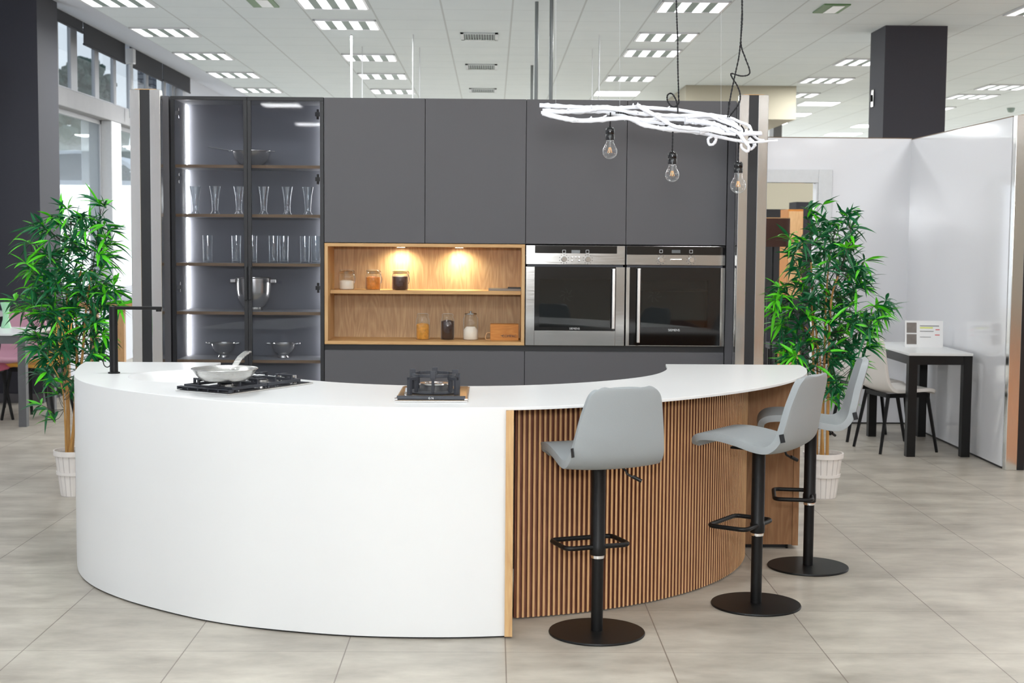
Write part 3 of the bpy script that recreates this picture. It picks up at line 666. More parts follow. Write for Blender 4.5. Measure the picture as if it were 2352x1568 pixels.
# ------------------------------------------------------------------ things in the glass cabinet
IY = FY+.19
def colander(px, z, R, H, lab, name='colander'):
    t = thing(name, lab, 'colander', (at(px, 600, IY).x, IY, z), group='steel bowls and colanders in glass cabinet')
    prof = [(R*.42, .0), (R*.46, .004), (R*.36, .016), (R*.40, .026), (R*.66, H*.42), (R*.86, H*.68), (R*.96, H*.97), (R*1.04, H), (R*1.04, H-.003), (R*.94, H*.93), (R*.83, H*.68), (R*.62, H*.45), (R*.36, .032), (0, .03)]
    MB().lathe(prof, 32, cap=False).build('bowl', 'steel_p', t, smooth=True)
    for s in (-1, 1):
        MB().tube(spline([(s*R*1.0, -.02, H-.004), (s*R*1.25, -.02, H-.002), (s*R*1.32, 0, H-.001), (s*R*1.25, .02, H-.002), (s*R*1.0, .02, H-.004)], 5), .004, 8).build('handle', 'steel_p', t, smooth=True)
    m = MB()
    for ring in range(4):
        for i in range(22):
            a = 2*PI*i/22+ring*.14; rr = R*(.60+.09*ring); zz = H*(.40+.13*ring)
            c = Vector((rr*math.cos(a), rr*math.sin(a), zz)); m.lathe([(0, -.0022), (.0022, 0), (0, .0022)], 6, c, cap=False)
    m.build('holes', 'book_black', t)
colander(512, SH[4], .078, .092, 'small footed steel colander on lowest visible shelf, left')
colander(650, SH[4], .078, .092, 'small footed steel colander on lowest visible shelf, right')
t = thing('mixing_bowl', 'wide shallow steel strainer bowl on top shelf', 'bowl', (at(578, 360, IY).x, IY, SH[0]), group='steel bowls and colanders in glass cabinet')
R = .122; H = .092
MB().lathe([(.045, 0), (.05, .003), (R*.6, .016), (R*.85, .045), (R*.97, H-.004), (R*1.05, H), (R*1.05, H-.002), (R*.95, H-.006), (R*.82, .047), (R*.57, .020), (0, .006)], 40, cap=False).build('bowl', 'steel_p', t, smooth=True)
MB().box(-R-.014, -R+.01, -.02, .02, H-.003, H).box(R-.01, R+.022, -.02, .02, H-.003, H).build('rim_handle', 'steel_p', t, bevel=.001)
m = MB()
for i in range(60):
    a = random.uniform(0, 2*PI); zz = random.uniform(.024, .06); rr = R*(.66+.0052*(zz*1000-24)); m.lathe([(0, -.002), (.002, 0), (0, .002)], 6, (rr*math.cos(a), rr*math.sin(a), zz), cap=False)
m.build('holes', 'book_black', t)
tag(MB().tube([tuple(at(478, 337, IY+.02)), tuple(at(534, 346, IY))], .003, 8).build('skewer', 'steel_p'), 'thin steel rod sticking out left of the top bowl', 'rod')
t = thing('stock_pot', 'deep round-bottomed steel pot with side handles behind door handles', 'pot', (at(583, 690, IY).x, IY, SH[3]), group='steel bowls and colanders in glass cabinet')
R = .105
MB().lathe([(.05, .0), (.055, .004), (.045, .012), (.07, .03), (.097, .075), (.104, .12), (.105, .197), (.110, .20), (.108, .203), (.101, .20), (.100, .12), (.092, .078), (.06, .034), (0, .02)], 40, cap=False).build('pot_body', 'steel_p', t, smooth=True)
for s in (-1, 1): MB().box(min(s*.105, s*.14), max(s*.105, s*.14), -.03, .03, .170, .195).build('handle', 'steel_p', t, bevel=.004)
def flared(px, y, k):
    prof = [(.0, 0), (.027, 0), (.027, .006), (.018, .018), (.019, .05), (.024, .11), (.034, .170), (.033, .170), (.022, .11), (.017, .05), (.015, .026), (0, .022)]
    t = MB().lathe(prof, 24, cap=False).build('flared_glass', 'cup_glass', loc=(at(px, 460, y).x, y, SH[1]), smooth=True)
    return t
o5 = ['leftmost', 'second from left', 'third from left', 'fourth from left', 'fifth from left', 'rightmost']
f0 = None
for k, px in enumerate((449, 494, 549, 606, 660, 707)):
    y = IY-.02 if k != 0 else IY+.02
    if f0 is None: f0 = flared(px, y, k); o = f0
    else: o = f0.copy(); COL.objects.link(o); o.location = (at(px, 460, y).x, y, SH[1])
    tag(o, 'tall flared beer glass on second shelf, %s' % o5[k], 'glass', 'flared glasses on second shelf')
f0 = None
tl = ['leftmost, standing alone', 'standing left of the door frame', 'half hidden behind the door frame', 'left one of middle pair', 'right one of middle pair', 'left one of right-hand pair', 'rightmost beside the door frame']
for k, px in enumerate((477, 543, 580, 628, 652, 700, 725)):
    y = IY-.03+(.03 if k in (4, 6) else 0)
    if f0 is None:
        f0 = MB().lathe([(0, 0), (.026, 0), (.027, .004), (.030, .165), (.029, .165), (.0255, .012), (0, .010)], 24, cap=False).build('tumbler_glass', 'cup_glass', smooth=True); o = f0
    else: o = f0.copy(); COL.objects.link(o)
    o.location = (at(px, 570, y).x, y, SH[2])
    tag(o, 'straight tumbler glass on third shelf, %s' % tl[k], 'glass', 'tumblers on third shelf')
# ------------------------------------------------------------------ the curved island
IC = Vector((-.228, 7.205))
outer = spline([(-2.072, 7.212, 0), (-2.045, 7.02, 0), (-2.012, 6.86, 0), (-1.955, 6.62, 0), (-1.865, 6.36, 0), (-1.745, 6.145, 0), (-1.588, 5.955, 0), (-1.40, 5.785, 0), (-1.145, 5.60, 0), (-.9, 5.485, 0), (-.548, 5.388, 0), (-.211, 5.365, 0), (.056, 5.388, 0),
                (.22, 5.43, 0), (.42, 5.52, 0), (.66, 5.665, 0), (.90, 5.865, 0), (1.13, 6.105, 0), (1.32, 6.37, 0), (1.46, 6.64, 0), (1.545, 6.88, 0), (1.59, 7.12, 0), (1.598, 7.285, 0)], 6)
inner = spline([(-1.384, 7.215, 0), (-1.363, 7.023, 0), (-1.16, 6.72, 0), (-.90, 6.43, 0), (-.62, 6.24, 0), (-.245, 6.144, 0), (.151, 6.2, 0), (.48, 6.38, 0), (.73, 6.64, 0), (.86, 6.95, 0), (.90, 7.28, 0)], 6)
isl = thing('kitchen_island', 'large curved white kitchen island with slatted wooden front at right', 'kitchen island', (0, 0, 0))
ct = MB().prism([(p.x, p.y) for p in outer]+[(p.x, p.y) for p in reversed(inner)], .888, .900)
cto = ct.build('countertop', 'solid', isl, bevel=.0025)
SC = Vector((-1.37, 6.53))
cutm = MB().lathe([(.30, .85), (.30, .95)], 48, (SC.x, SC.y, 0)).build('cutter', 'solid')
bo = cto.modifiers.new('sink', 'BOOLEAN'); bo.operation = 'DIFFERENCE'; bo.object = cutm; bo.solver = 'EXACT'
dg = bpy.context.evaluated_depsgraph_get()
cto.modifiers.move(1, 0)
b_ = cto.modifiers.remove(cto.modifiers['bevel']); dg.update()
newme = bpy.data.meshes.new_from_object(cto.evaluated_get(dg)); cto.modifiers.clear(); cto.data = newme
if not newme.materials: newme.materials.append(MT['solid'])
bpy.data.objects.remove(cutm)
mm = cto.modifiers.new('bevel', 'BEVEL'); mm.width = .002; mm.segments = 2; mm.limit_method = 'ANGLE'; mm.angle_limit = math.radians(50)
sk = MB().lathe([(.2999, .8992), (.292, .8972), (.275, .889), (.25, .868), (.21, .82), (.16, .775), (.04, .755), (0, .755)], 48, (SC.x, SC.y, 0), cap=False).build('sink_bowl', 'solid', isl, smooth=True)
MB().lathe([(0, .762), (.035, .761), (.042, .7555)], 24, (SC.x, SC.y, 0), cap=False).build('drain', 'chrome', sk, smooth=True)
def shrink(p, d):
    v = Vector((p.x, p.y))-IC; l = v.length; v *= (l-d)/l; return IC+v
wo = [p for p in outer if p.x <= .0561]
def wall_strip(pts, d0, d1, z0, z1):
    a = [shrink(p, d0) for p in pts]; b = [shrink(p, d1) for p in pts]
    return MB().prism([(p.x, p.y) for p in a]+[(p.x, p.y) for p in reversed(b)], z0, z1)
wall_strip(wo, -.0007, .03, .008, .8980).build('front_panel', 'solid', isl, smooth=True, angle=30)
wall_strip(wo, .012, .03, 0, .008).build('toe_recess', 'channel', isl)
# inside faces of the island
inn = [p for p in inner]
m = MB(); m.prism([(p.x, p.y) for p in [shrink(p, -.05) for p in inn]]+[(p.x, p.y) for p in reversed([shrink(p, -.075) for p in inn])], .1, .888)
m.box(-2.04, -1.46, 7.18, 7.20, .05, .888)
m.build('rear_panel', 'solid', isl)
# wooden end board between the white and the slatted front
MB().box(.056, .086, 5.372, 5.70, .008, .888).build('dividing_board', 'oak', isl, bevel=.001)
# slatted arc
SR = 1.503; SCX, SCY = -.226, 7.117
a0, a1 = math.atan2(5.655-SCY, .10-SCX), math.atan2(6.90-SCY, 1.262-SCX)
backp = [Vector((SCX+(SR-.014)*math.cos(a0+(a1-a0)*i/60), SCY+(SR-.014)*math.sin(a0+(a1-a0)*i/60), 0)) for i in range(61)]
backi = [Vector((SCX+(SR-.03)*math.cos(a0+(a1-a0)*i/60), SCY+(SR-.03)*math.sin(a0+(a1-a0)*i/60), 0)) for i in range(61)]
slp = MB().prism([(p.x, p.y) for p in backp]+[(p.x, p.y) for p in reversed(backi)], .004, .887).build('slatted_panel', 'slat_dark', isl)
m = MB(); m2 = MB(); ns = 82
for i in range(ns):
    a = a0+(a1-a0)*(i+.5)/ns
    mx = Matrix.Translation((SCX, SCY, 0)) @ Matrix.Rotation(a, 4, 'Z')
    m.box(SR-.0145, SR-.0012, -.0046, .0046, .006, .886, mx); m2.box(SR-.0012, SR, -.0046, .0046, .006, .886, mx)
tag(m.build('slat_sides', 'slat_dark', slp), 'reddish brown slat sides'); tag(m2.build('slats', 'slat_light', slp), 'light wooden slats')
# wooden end cabinet at the right
MB().box(1.262, 1.512, 6.985, 7.27, .022, .887).build('end_cabinet', 'walnut', isl)
MB().box(1.512, 1.542, 6.98, 7.27, .018, .887).build('end_panel', 'walnut', isl, bevel=.001)
MB().box(1.28, 1.50, 7.02, 7.25, 0, .020).build('plinth', 'channel', isl); MB().cyl((1.49, 7.0, 0), (1.49, 7.0, .02), .006, 8).build('foot', 'black', isl)
m = MB(); m.box(.93, 1.26, 7.2, 7.27, .1, .887).build('rear_panel', 'walnut', isl)
# ------------------------------------------------------------------ tap
tx, ty = -1.768, 6.616
t = thing('kitchen_tap', 'tall black right-angled tap on left end of white counter', 'tap', (tx, ty, .9))
MB().lathe([(0, 0), (.0275, 0), (.0275, .005), (.024, .007)], 28).build('base_ring', 'black', t, smooth=True)
MB().lathe([(.019, .005), (.019, .312), (.017, .314)], 28).build('tap_column', 'black', t, smooth=True)
MB().box(.0, .225, -.012, .012, .299, .314).build('spout', 'black', t, bevel=.003)
MB().lathe([(.013, .291), (.013, .299)], 16, (.212, 0, 0)).build('nozzle', 'black', t, smooth=True)
ring = [(-.030+.018*math.cos(a), -.005, .055+.026*math.sin(a)) for a in [2*PI*i/20 for i in range(20)]]
MB().tube(ring, .0024, 8, True).cyl((-.012, -.005, .055), (-.019, 0, .055), .005).build('ring_handle', 'black', t, smooth=True)
# ------------------------------------------------------------------ hobs
hc = Vector((-1.050, 6.037)); ha = math.atan2(.477, .281)
t = thing('gas_hob', 'two-burner steel gas hob under the frying pan', 'hob', (hc.x, hc.y, .9005), ha)
LX, LY = .277, .145
MB().box(-LX, LX, -LY, LY, 0, .006).build('steel_plate', 'steel_p', t, bevel=.002)
MB().box(-LX+.012, LX-.012, -LY+.012, LY-.012, .006, .008).build('glass_plate', 'black_gloss', t)
m = MB().box(-LX+.004, -LX+.030, -LY+.004, LY-.004, .018, .022)
for k in range(6):
    y = -LY+.004+k*(2*LY-.014)/5; m.box(-LX+.004, -LX+.030, y, y+.006, .0085, .022)
m.box(-LX+.024, -LX+.030, -LY+.004, LY-.004, .0085, .022)
m.build('slotted_strip', 'iron', t, bevel=.001)
for gx0, gx1 in ((-.240, -.02), (-.012, .205)):
    m = MB(); yb = LY-.018; r = .005
    m.box(gx0, gx1, -yb-r, -yb+r, .016, .028).box(gx0, gx1, yb-r, yb+r, .016, .028).box(gx0, gx0+.010, -yb, yb, .016, .028).box(gx1-.010, gx1, -yb, yb, .016, .028)
    cxm = (gx0+gx1)/2
    for sx in (-1, 1):
        for sy in (-1, 1):
            m.box(*(sorted((cxm+sx*.108, cxm+sx*.098))), *(sorted((sy*yb, sy*(yb-.01)))), .0085, .018)
    # arches that carry the pans
    for x in (cxm-.055, cxm+.055):
        m.box(x-r, x+r, -yb, -yb+.01, .028, .048).box(x-r, x+r, yb-.01, yb, .028, .048).box(x-r, x+r, -yb, -.035, .042, .05).box(x-r, x+r, .035, yb, .042, .05)
    for y in (-.055, .055):
        m.box(gx0, gx0+.01, y-r, y+r, .028, .048).box(gx1-.01, gx1, y-r, y+r, .028, .048).box(gx0, cxm-.035, y-r, y+r, .042, .05).box(cxm+.035, gx1, y-r, y+r, .042, .05)
    m.build('pan_support', 'iron', t, bevel=.0015)
    b = MB().lathe([(0, .014), (.040, .014), (.046, .008)], 28, (cxm, 0, 0)).lathe([(.030, .014), (.030, .026), (.022, .028)], 28, (cxm, 0, 0)).build('burner', 'steel_p', t, smooth=True)
    MB().lathe([(.026, .028), (.027, .031), (.024, .034), (0, .034)], 28, (cxm, 0, 0), cap=False).build('burner_cap', 'iron', b, smooth=True)
for y in (-.065, .02):
    MB().lathe([(.019, .0085), (.019, .014), (.016, .016), (.015, .036), (.013, .038), (0, .038)], 20, (.240, y, 0), cap=False).build('knob', 'chrome', t, smooth=True)
# frying pan resting on the left support
pc = Vector(atz(516, 866, .965)); 
t = thing('frying_pan', 'shallow steel frying pan standing on the gas hob', 'frying pan', (pc.x, pc.y, .9512))
MB().lathe([(0, 0), (.085, 0), (.098, .006), (.118, .026), (.131, .047), (.137, .050), (.136, .052), (.129, .049), (.115, .029), (.095, .010), (.082, .004), (0, .004)], 48, cap=False).build('pan_body', 'pan', t, smooth=True)
hp = spline([(.012, .118, .034), (.018, .150, .052), (.030, .195, .078), (.045, .245, .094), (.052, .270, .098)], 6)
m = MB(); n = len(hp); vs = []
for i, p in enumerate(hp):
    w_ = .0125+.004*i/n; hgt = .004
    tdir = (hp[min(i+1, n-1)]-hp[max(i-1, 0)]).normalized(); sd = tdir.cross(Vector((0, 0, 1))).normalized(); up = sd.cross(tdir)
    vs += [p-sd*w_-up*hgt, p+sd*w_-up*hgt, p+sd*w_+up*hgt, p-sd*w_+up*hgt]
fs = [(0, 3, 2, 1), (4*n-4, 4*n-3, 4*n-2, 4*n-1)]
for i in range(n-1):
    for j in range(4): fs.append((4*i+j, 4*i+(j+1) % 4, 4*i+4+(j+1) % 4, 4*i+4+j))
hdl = m.add(vs, fs).build('handle', 'pan', t, bevel=.003)
e = hp[-3]; MB().lathe([(0, .0), (.006, 0), (.006, .0005), (0, .0005)], 12, (e.x, e.y, e.z+.0055), cap=False).build('hanging_hole', 'book_black', hdl)
for sx in (-.007, .013): MB().lathe([(0, .003), (.004, .002), (.005, 0)], 8, mx=Matrix.Translation((sx+.01, .118, .036)) @ Matrix.Rotation(PI/2, 4, 'X')).build('rivet', 'chrome', hdl, smooth=True)
# wok hob
t = thing('wok_hob', 'single square wok burner hob at middle of the counter', 'hob', (-.2385, 5.803, .9005), 0)
MB().box(-.1445, .1445, -.27, .27, 0, .005).build('steel_rim', 'steel_p', t, bevel=.002)
MB().box(-.137, .137, -.262, .262, .005, .0075).build('glass_plate', 'brown_reflection', t)  # brown reflections of the dark glass are put into its colour
fb = MB().cyl((-.135, -.248, .013), (.135, -.248, .013), .010, 10).build('front_bar', 'iron', t, smooth=True)
for x in (-.138, .138): MB().box(x-.006, x+.006, -.262, -.236, .0075, .013).build('bar_end', 'chrome', fb)
text('G N', .012, (0, -.2585, .014), 'white_plastic', fb)
b = MB().lathe([(.100, .0075), (.104, .012), (.100, .016), (.070, .018), (.060, .014)], 40, (0, .02, 0), cap=False).build('burner', 'iron', t, smooth=True)
MB().lathe([(.058, .014), (.060, .034), (.064, .042), (.060, .047), (.040, .048), (.038, .040), (.02, .040), (.018, .046), (0, .047)], 40, (0, .02, 0), cap=False).build('burner_cap', 'steel_p', b, smooth=True)
m = MB(); R0 = .088
top = [(R0*math.cos(a), .02+R0*math.sin(a), .082) for a in [2*PI*i/40 for i in range(40)]]
ringo = MB()
for zr in (.0765, .0875):
    pass
ringv = []
for i in range(40):
    a = 2*PI*i/40
    for rr, zz in ((R0-.006, .076), (R0+.006, .076), (R0+.006, .088), (R0-.006, .088)): ringv.append((rr*math.cos(a), .02+rr*math.sin(a), zz))
rf = []
for i in range(40):
    k = (i+1) % 40
    for j in range(4): rf.append((4*i+j, 4*i+(j+1) % 4, 4*k+(j+1) % 4, 4*k+j))
m.add(ringv, rf)
for q in range(4):
    a = -PI/2+q*PI/2
    mx = Matrix.Translation((0, .02, 0)) @ Matrix.Rotation(a, 4, 'Z')
    m.box(R0-.012, R0+.012, -.011, .011, .070, .104, mx)
    ext = .125 if q % 2 else .135
    m.box(R0-.03, R0-.012, -.006, .006, .070, .080, mx)
for q in range(4):
    a = PI/4+q*PI/2; mx = Matrix.Translation((0, .02, 0)) @ Matrix.Rotation(a, 4, 'Z')
    m.box(R0-.008, R0+.008, -.006, .006, .074, .088, mx)
    m.box(R0, .142, -.007, .007, .066, .078, mx).box(.128, .142, -.009, .009, .0078, .078, mx).box(.092, .104, -.006, .006, .016, .070, mx)
m.cyl((0, -.088, .07), (0, -.088, .016), .006, 8)
m.build('wok_support', 'iron', t, bevel=.0015)
MB().lathe([(.014, .0075), (.015, .014), (.011, .016), (.010, .032), (0, .033)], 16, (-.105, -.03, 0), cap=False).build('knob', 'chrome', t, smooth=True)
# ------------------------------------------------------------------ bar stools
def shell(prof, widths, wrap, thick=.03, nx=18, sag=None):
    """a seat-and-back shell: prof = (y, z) along the middle line, widths = half width there"""
    P = spline([(0, a, b) for a, b in prof], 5); Wd = spline([(a, 0, 0) for a in widths], 5); Wr = spline([(a, 0, 0) for a in wrap], 5)
    n = len(P); vs = []
    for i in range(n):
        arch = max(0, i-(n-9))/8
        tdir = (P[min(i+1, n-1)]-P[max(i-1, 0)]).normalized(); inn_ = Vector((0, tdir.z, -tdir.y))
        for j in range(nx+1):
            u = -1+2*j/nx
            vs.append(P[i]+Vector((u*Wd[i].x, 0, 0))+inn_*Wr[i].x*abs(u)**2.2)
    fs = [(i*(nx+1)+j, i*(nx+1)+j+1, (i+1)*(nx+1)+j+1, (i+1)*(nx+1)+j) for i in range(n-1) for j in range(nx)]
    return MB().add(vs, fs)
def shell_obj(name, mb, mat, parent, thick, mat2=None):
    o = mb.build(name, mat, parent)
    for p in o.data.polygons: p.use_smooth = True
    s = o.modifiers.new('solid', 'SOLIDIFY'); s.thickness = thick; s.offset = 0; s.use_even_offset = False
    b = o.modifiers.new('bevel', 'BEVEL'); b.width = thick*.42; b.segments = 3; b.limit_method = 'ANGLE'; b.angle_limit = math.radians(50)
    return o
# profile runs from the front edge over the seat up the back; seat faces +y
SP = [(.236, -.026), (.228, .000), (.192, .018), (.11, .018), (.02, .002), (-.06, -.018), (-.125, -.020), (-.172, .018), (-.196, .085), (-.212, .16), (-.226, .218), (-.234, .256), (-.239, .279), (-.2405, .289)]
SW = [.120, .146, .163, .172, .181, .189, .194, .191, .181, .168, .155, .143, .122, .088]
SWR = [.0, .0, .0, .003, .006, .009, .012, .014, .018, .018, .016, .013, .010, .008]
def bar_stool(loc, rz, label):
    t = thing('bar_stool', label, 'bar stool', loc, rz, 'grey bar stools at the island')
    MB().lathe([(.1885, 0), (.190, .004), (.188, .009), (.03, .012), (0, .012)], 56, cap=True).build('base', 'black', t, smooth=True)
    MB().lathe([(.0235, .010), (.0235, .32)], 28).build('lower_column', 'black', t, smooth=True)
    MB().lathe([(.0262, .300), (.0268, .306), (.0262, .312)], 28).build('chrome_ring', 'chrome', t, smooth=True)
    MB().lathe([(.029, .312), (.031, .316), (.031, .350), (.028, .356), (.028, .672)], 28).build('upper_column', 'black', t, smooth=True)
    fp = []
    w_, y0, y1, r = .135, -.0, .165, .03
    y0 = .012
    for cx_, cy_, s in ((w_-r, y1-r, 0), (-w_+r, y1-r, 1), (-w_+r, y0+r-.02, 2), (w_-r, y0+r-.02, 3)):
        for k in range(6):
            a = (s+k/5)*PI/2; fp.append((cx_+r*math.cos(a), cy_+r*math.sin(a), .345))
    MB().tube(fp, .0095, 10, True).build('footrest', 'black', t, smooth=True)
    ZS = .705
    s = MB().box(-.09, .09, -.10, .09, .672, .682).build('mounting_plate', 'black', t, bevel=.003)
    sh = shell_obj('seat_shell', shell([(a, b+ZS) for a, b in SP], SW, SWR), 'fabric', t, .030)
    # piping seam round the shell edge and cloth tag
    tg = MB().box(-.002, .002, -.010, .010, -.017, .017).build('cloth_tag', 'cord_mat', sh, loc=(-.192, -.186, ZS+.045)); tg.rotation_euler = (math.radians(-14), 0, 0)
    MB().tube(spline([(.05, -.06, .678), (.075, -.085, .655), (.082, -.092, .640), (.125, -.118, .617)], 5), .0048, 8).build('lever', 'black', t, smooth=True)
    MB().tube([(.098, -.102, .632), (.128, -.1195, .6155)], .0075, 8).build('lever_grip', 'black', t, smooth=True)
    return t
s1 = bar_stool((.420, 5.462, 0), math.radians(20), 'grey bar stool nearest the camera, its back towards us')
dup(s1, (1.128, 5.893, 0), math.radians(55), 'grey bar stool in the middle, side view of seat facing slats')
dup(s1, (1.505, 6.589, 0), math.radians(80), 'farthest grey bar stool, beside the wooden end panel')
# ------------------------------------------------------------------ branch lamp with three bulbs
BY = 6.2
def bpx(x, y, dy=0): return at(1200+x/3.267, y/3.267, BY+dy)
t0 = bpx(900, 900)
lamp = thing('branch_lamp', 'white branches hanging as a lamp with three bare bulbs', 'pendant lamp', tuple(t0))
def lp(pts, dy=0): return [bpx(x, y, dy+random.uniform(-.004, .004))-t0 for x, y in pts]
def branch(pts, r0, r1, dy=0, knobs=True):
    P = spline(lp(pts, dy), 6); n = len(P)
    rr = []
    for i in range(n):
        r = r0+(r1-r0)*i/(n-1); r *= 1+random.uniform(-.10, .14)
        if random.random() < .12: r *= 1.3
        rr.append(r)
    m = MB().tube(P, rr, 9)
    if knobs:
        for k in range(max(2, n//9)):
            i = random.randint(2, n-3); d = Vector((random.uniform(-.6, .6), random.uniform(-1, 1), random.uniform(-.4, 1))).normalized()
            m.tube([P[i], P[i]+d*rr[i]*1.3, P[i]+d*rr[i]*2.1+Vector((.004, 0, 0))], [rr[i]*.55, rr[i]*.45, rr[i]*.25], 6)
    return m.build('branch', 'branch', lamp, smooth=True, angle=60)
branch([(128, 790), (230, 795), (380, 803), (500, 808), (620, 803), (720, 812), (860, 803), (1000, 812), (1170, 825), (1290, 845), (1440, 865), (1560, 885), (1630, 915), (1700, 945), (1730, 1010), (1770, 1045), (1815, 1055)], .0100, .0050, .05)
branch([(150, 832), (300, 838), (430, 832), (500, 826), (560, 815), (680, 818), (800, 842), (950, 858), (1150, 868), (1300, 865), (1440, 872), (1500, 892), (1610, 950), (1660, 990)], .0105, .0060, .0)
branch([(150, 848), (280, 882), (430, 905), (600, 897), (780, 885), (850, 905), (900, 935), (1060, 965), (1200, 980), (1330, 988), (1430, 1015), (1560, 1045), (1620, 1055), (1700, 1068), (1800, 1062), (1915, 1055)], .0115, .0045, -.05)
branch([(855, 785), (900, 812), (1000, 868), (1100, 928), (1150, 950), (1250, 962), (1400, 978), (1500, 1000), (1600, 1010)], .0100, .0055, -.085)
branch([(530, 808), (600, 826), (760, 875), (900, 900), (1050, 892), (1230, 897), (1400, 885), (1550, 905), (1620, 960), (1700, 1000), (1795, 1003)], .0095, .0085, .09)
branch([(700, 850), (820, 900), (900, 935), (1100, 978), (1210, 985), (1330, 1000), (1480, 1032), (1610, 1060)], .0085, .0050, .03)
branch([(1220, 905), (1320, 915), (1420, 930), (1500, 955), (1590, 1000), (1680, 1000), (1790, 1000)], .0120, .0100, -.02)
branch([(140, 845), (400, 840), (600, 838), (720, 858), (900, 912), (1020, 922), (1120, 960), (1180, 985)], .0075, .0070, .06)
branch([(1560, 965), (1620, 1000), (1668, 1060), (1698, 1100), (1690, 1135), (1650, 1112), (1640, 1080)], .0085, .0050, -.06, False)
branch([(1700, 1040), (1735, 1070), (1740, 1095), (1712, 1120), (1690, 1100)], .0085, .0050, 0, False)
branch([(1450, 1020), (1452, 1050), (1430, 1082), (1400, 1080), (1395, 1040), (1430, 1022)], .0070, .0050, -.05, False)
branch([(1330, 985), (1400, 970), (1460, 972), (1510, 1000)], .0140, .0080, -.07)
branch([(1240, 880), (1390, 868), (1480, 905), (1570, 940), (1640, 975)], .0055, .0045, -.03)
def cord(pts, dy=0, name='cord', mat='cord_mat', r=.0022):
    P = spline(lp(pts, dy), 6); m = MB()
    L_ = 0; A, B = [], []
    Q = []
    for i in range(len(P)-1):
        seg = P[i+1]-P[i]; k = max(1, int(seg.length/.006))
        Q += [P[i]+seg*j/k for j in range(k)]
    Q.append(P[-1])
    for i, p in enumerate(Q):
        tdir = (Q[min(i+1, len(Q)-1)]-Q[max(i-1, 0)]).normalized(); u = tdir.orthogonal().normalized(); v = tdir.cross(u)
        u = Vector((1, 0, 0))-tdir*tdir.x; u = u.normalized() if u.length > .1 else Vector((0, 0, 1)); v = tdir.cross(u)
        L_ = i*.006; a = L_/.022*2*PI; o = (u*math.cos(a)+v*math.sin(a))*r*.9
        A.append(p+o); B.append(p-o)
    m.tube(A, r, 6).tube(B, r, 6)
    return m.build(name, mat, lamp, smooth=True)
cz = (CEIL-CAMH)
def to_ceiling(x, dy=0):
    p = bpx(x, 0, dy)-t0; return p
P0 = bpx(1155, 0); topy = -1100
cord([(1150, topy), (1152, -400), (1155, 0), (1160, 180), (1165, 300), (1166, 500), (1172, 720), (1170, 780), (1130, 802), (1092, 765), (1088, 715), (1120, 702), (1150, 745), (1164, 800), (1166, 850)])
cord([(1650, topy), (1648, -400), (1647, 0), (1650, 120), (1642, 250), (1625, 420), (1600, 540), (1570, 680), (1556, 760), (1540, 880)])
cord([(1654, topy), (1650, -400), (1650, 0), (1645, 150), (1640, 330), (1670, 430), (1703, 520), (1697, 560), (1640, 570), (1568, 552), (1575, 585), (1610, 640), (1634, 710), (1622, 780), (1550, 878)], .015)
cord([(700, 845), (760, 850), (810, 872), (870, 925), (950, 950), (1060, 945), (1150, 932), (1250, 955), (1330, 963), (1400, 955), (1500, 995), (1590, 1015), (1650, 1010), (1662, 975), (1640, 940)], -.03)
for xw, yy in ((250, 800), (730, 800), (1490, 900)):
    MB().tube([bpx(xw, yy)-t0, bpx(xw, topy)-t0], .0005, 4).build('nylon_line', 'wire', lamp)
for (cx_, y0, y1, y2, cyb, rb) in ((657, 845, 950, 1052, 1137, .0325), (1125, 965, 1135, 1232, 1312, .031), (1620, 1020, 1210, 1297, 1392, .0345)):
    cord([(cx_+(3 if cx_ < 1000 else (4 if cx_ < 1500 else 10)), y0), (cx_+2, (y0+y1)/2), (cx_, y1+5)])
    top = bpx(cx_, y1)-t0; bot = bpx(cx_, y2)-t0; h = top.z-bot.z
    s = MB().lathe([(.0175, 0), (.0195, .002), (.0195, h*.42), (.0185, h*.45), (.0195, h*.48), (.0195, h*.80), (.014, h*.94), (.005, h)], 24).build('socket', 'bakelite', lamp, loc=bot, smooth=True)
    cb = bpx(cx_-(2 if cx_ < 1500 else 3), cyb)-t0-bot
    prof = [(.0, cb.z-rb)]+[(rb*math.sin(a), cb.z-rb*math.cos(a)) for a in [PI*k/20 for k in range(1, 15)]]+[(.0175, cb.z+rb*1.15), (.0165, 0)]
    bl = MB().lathe(prof, 32, cap=False).build('bulb', 'bulb_glass', s, smooth=True)
    m = MB()
    for dx, dy in ((-.008, 0), (.008, 0), (0, .008), (0, -.008)): m.cyl((dx*.5, dy*.5, cb.z+rb*.55), (dx*1.1, dy*1.1, cb.z-rb*.15), .0011, 6)
    m.build('filament', 'filament', bl)
    MB().cyl((0, 0, 0), (0, 0, cb.z+rb*.55), .0035, 8).lathe([(.012, -.002), (.016, 0), (.016, .001)], 16).build('filament_stem', 'cup_glass', bl)
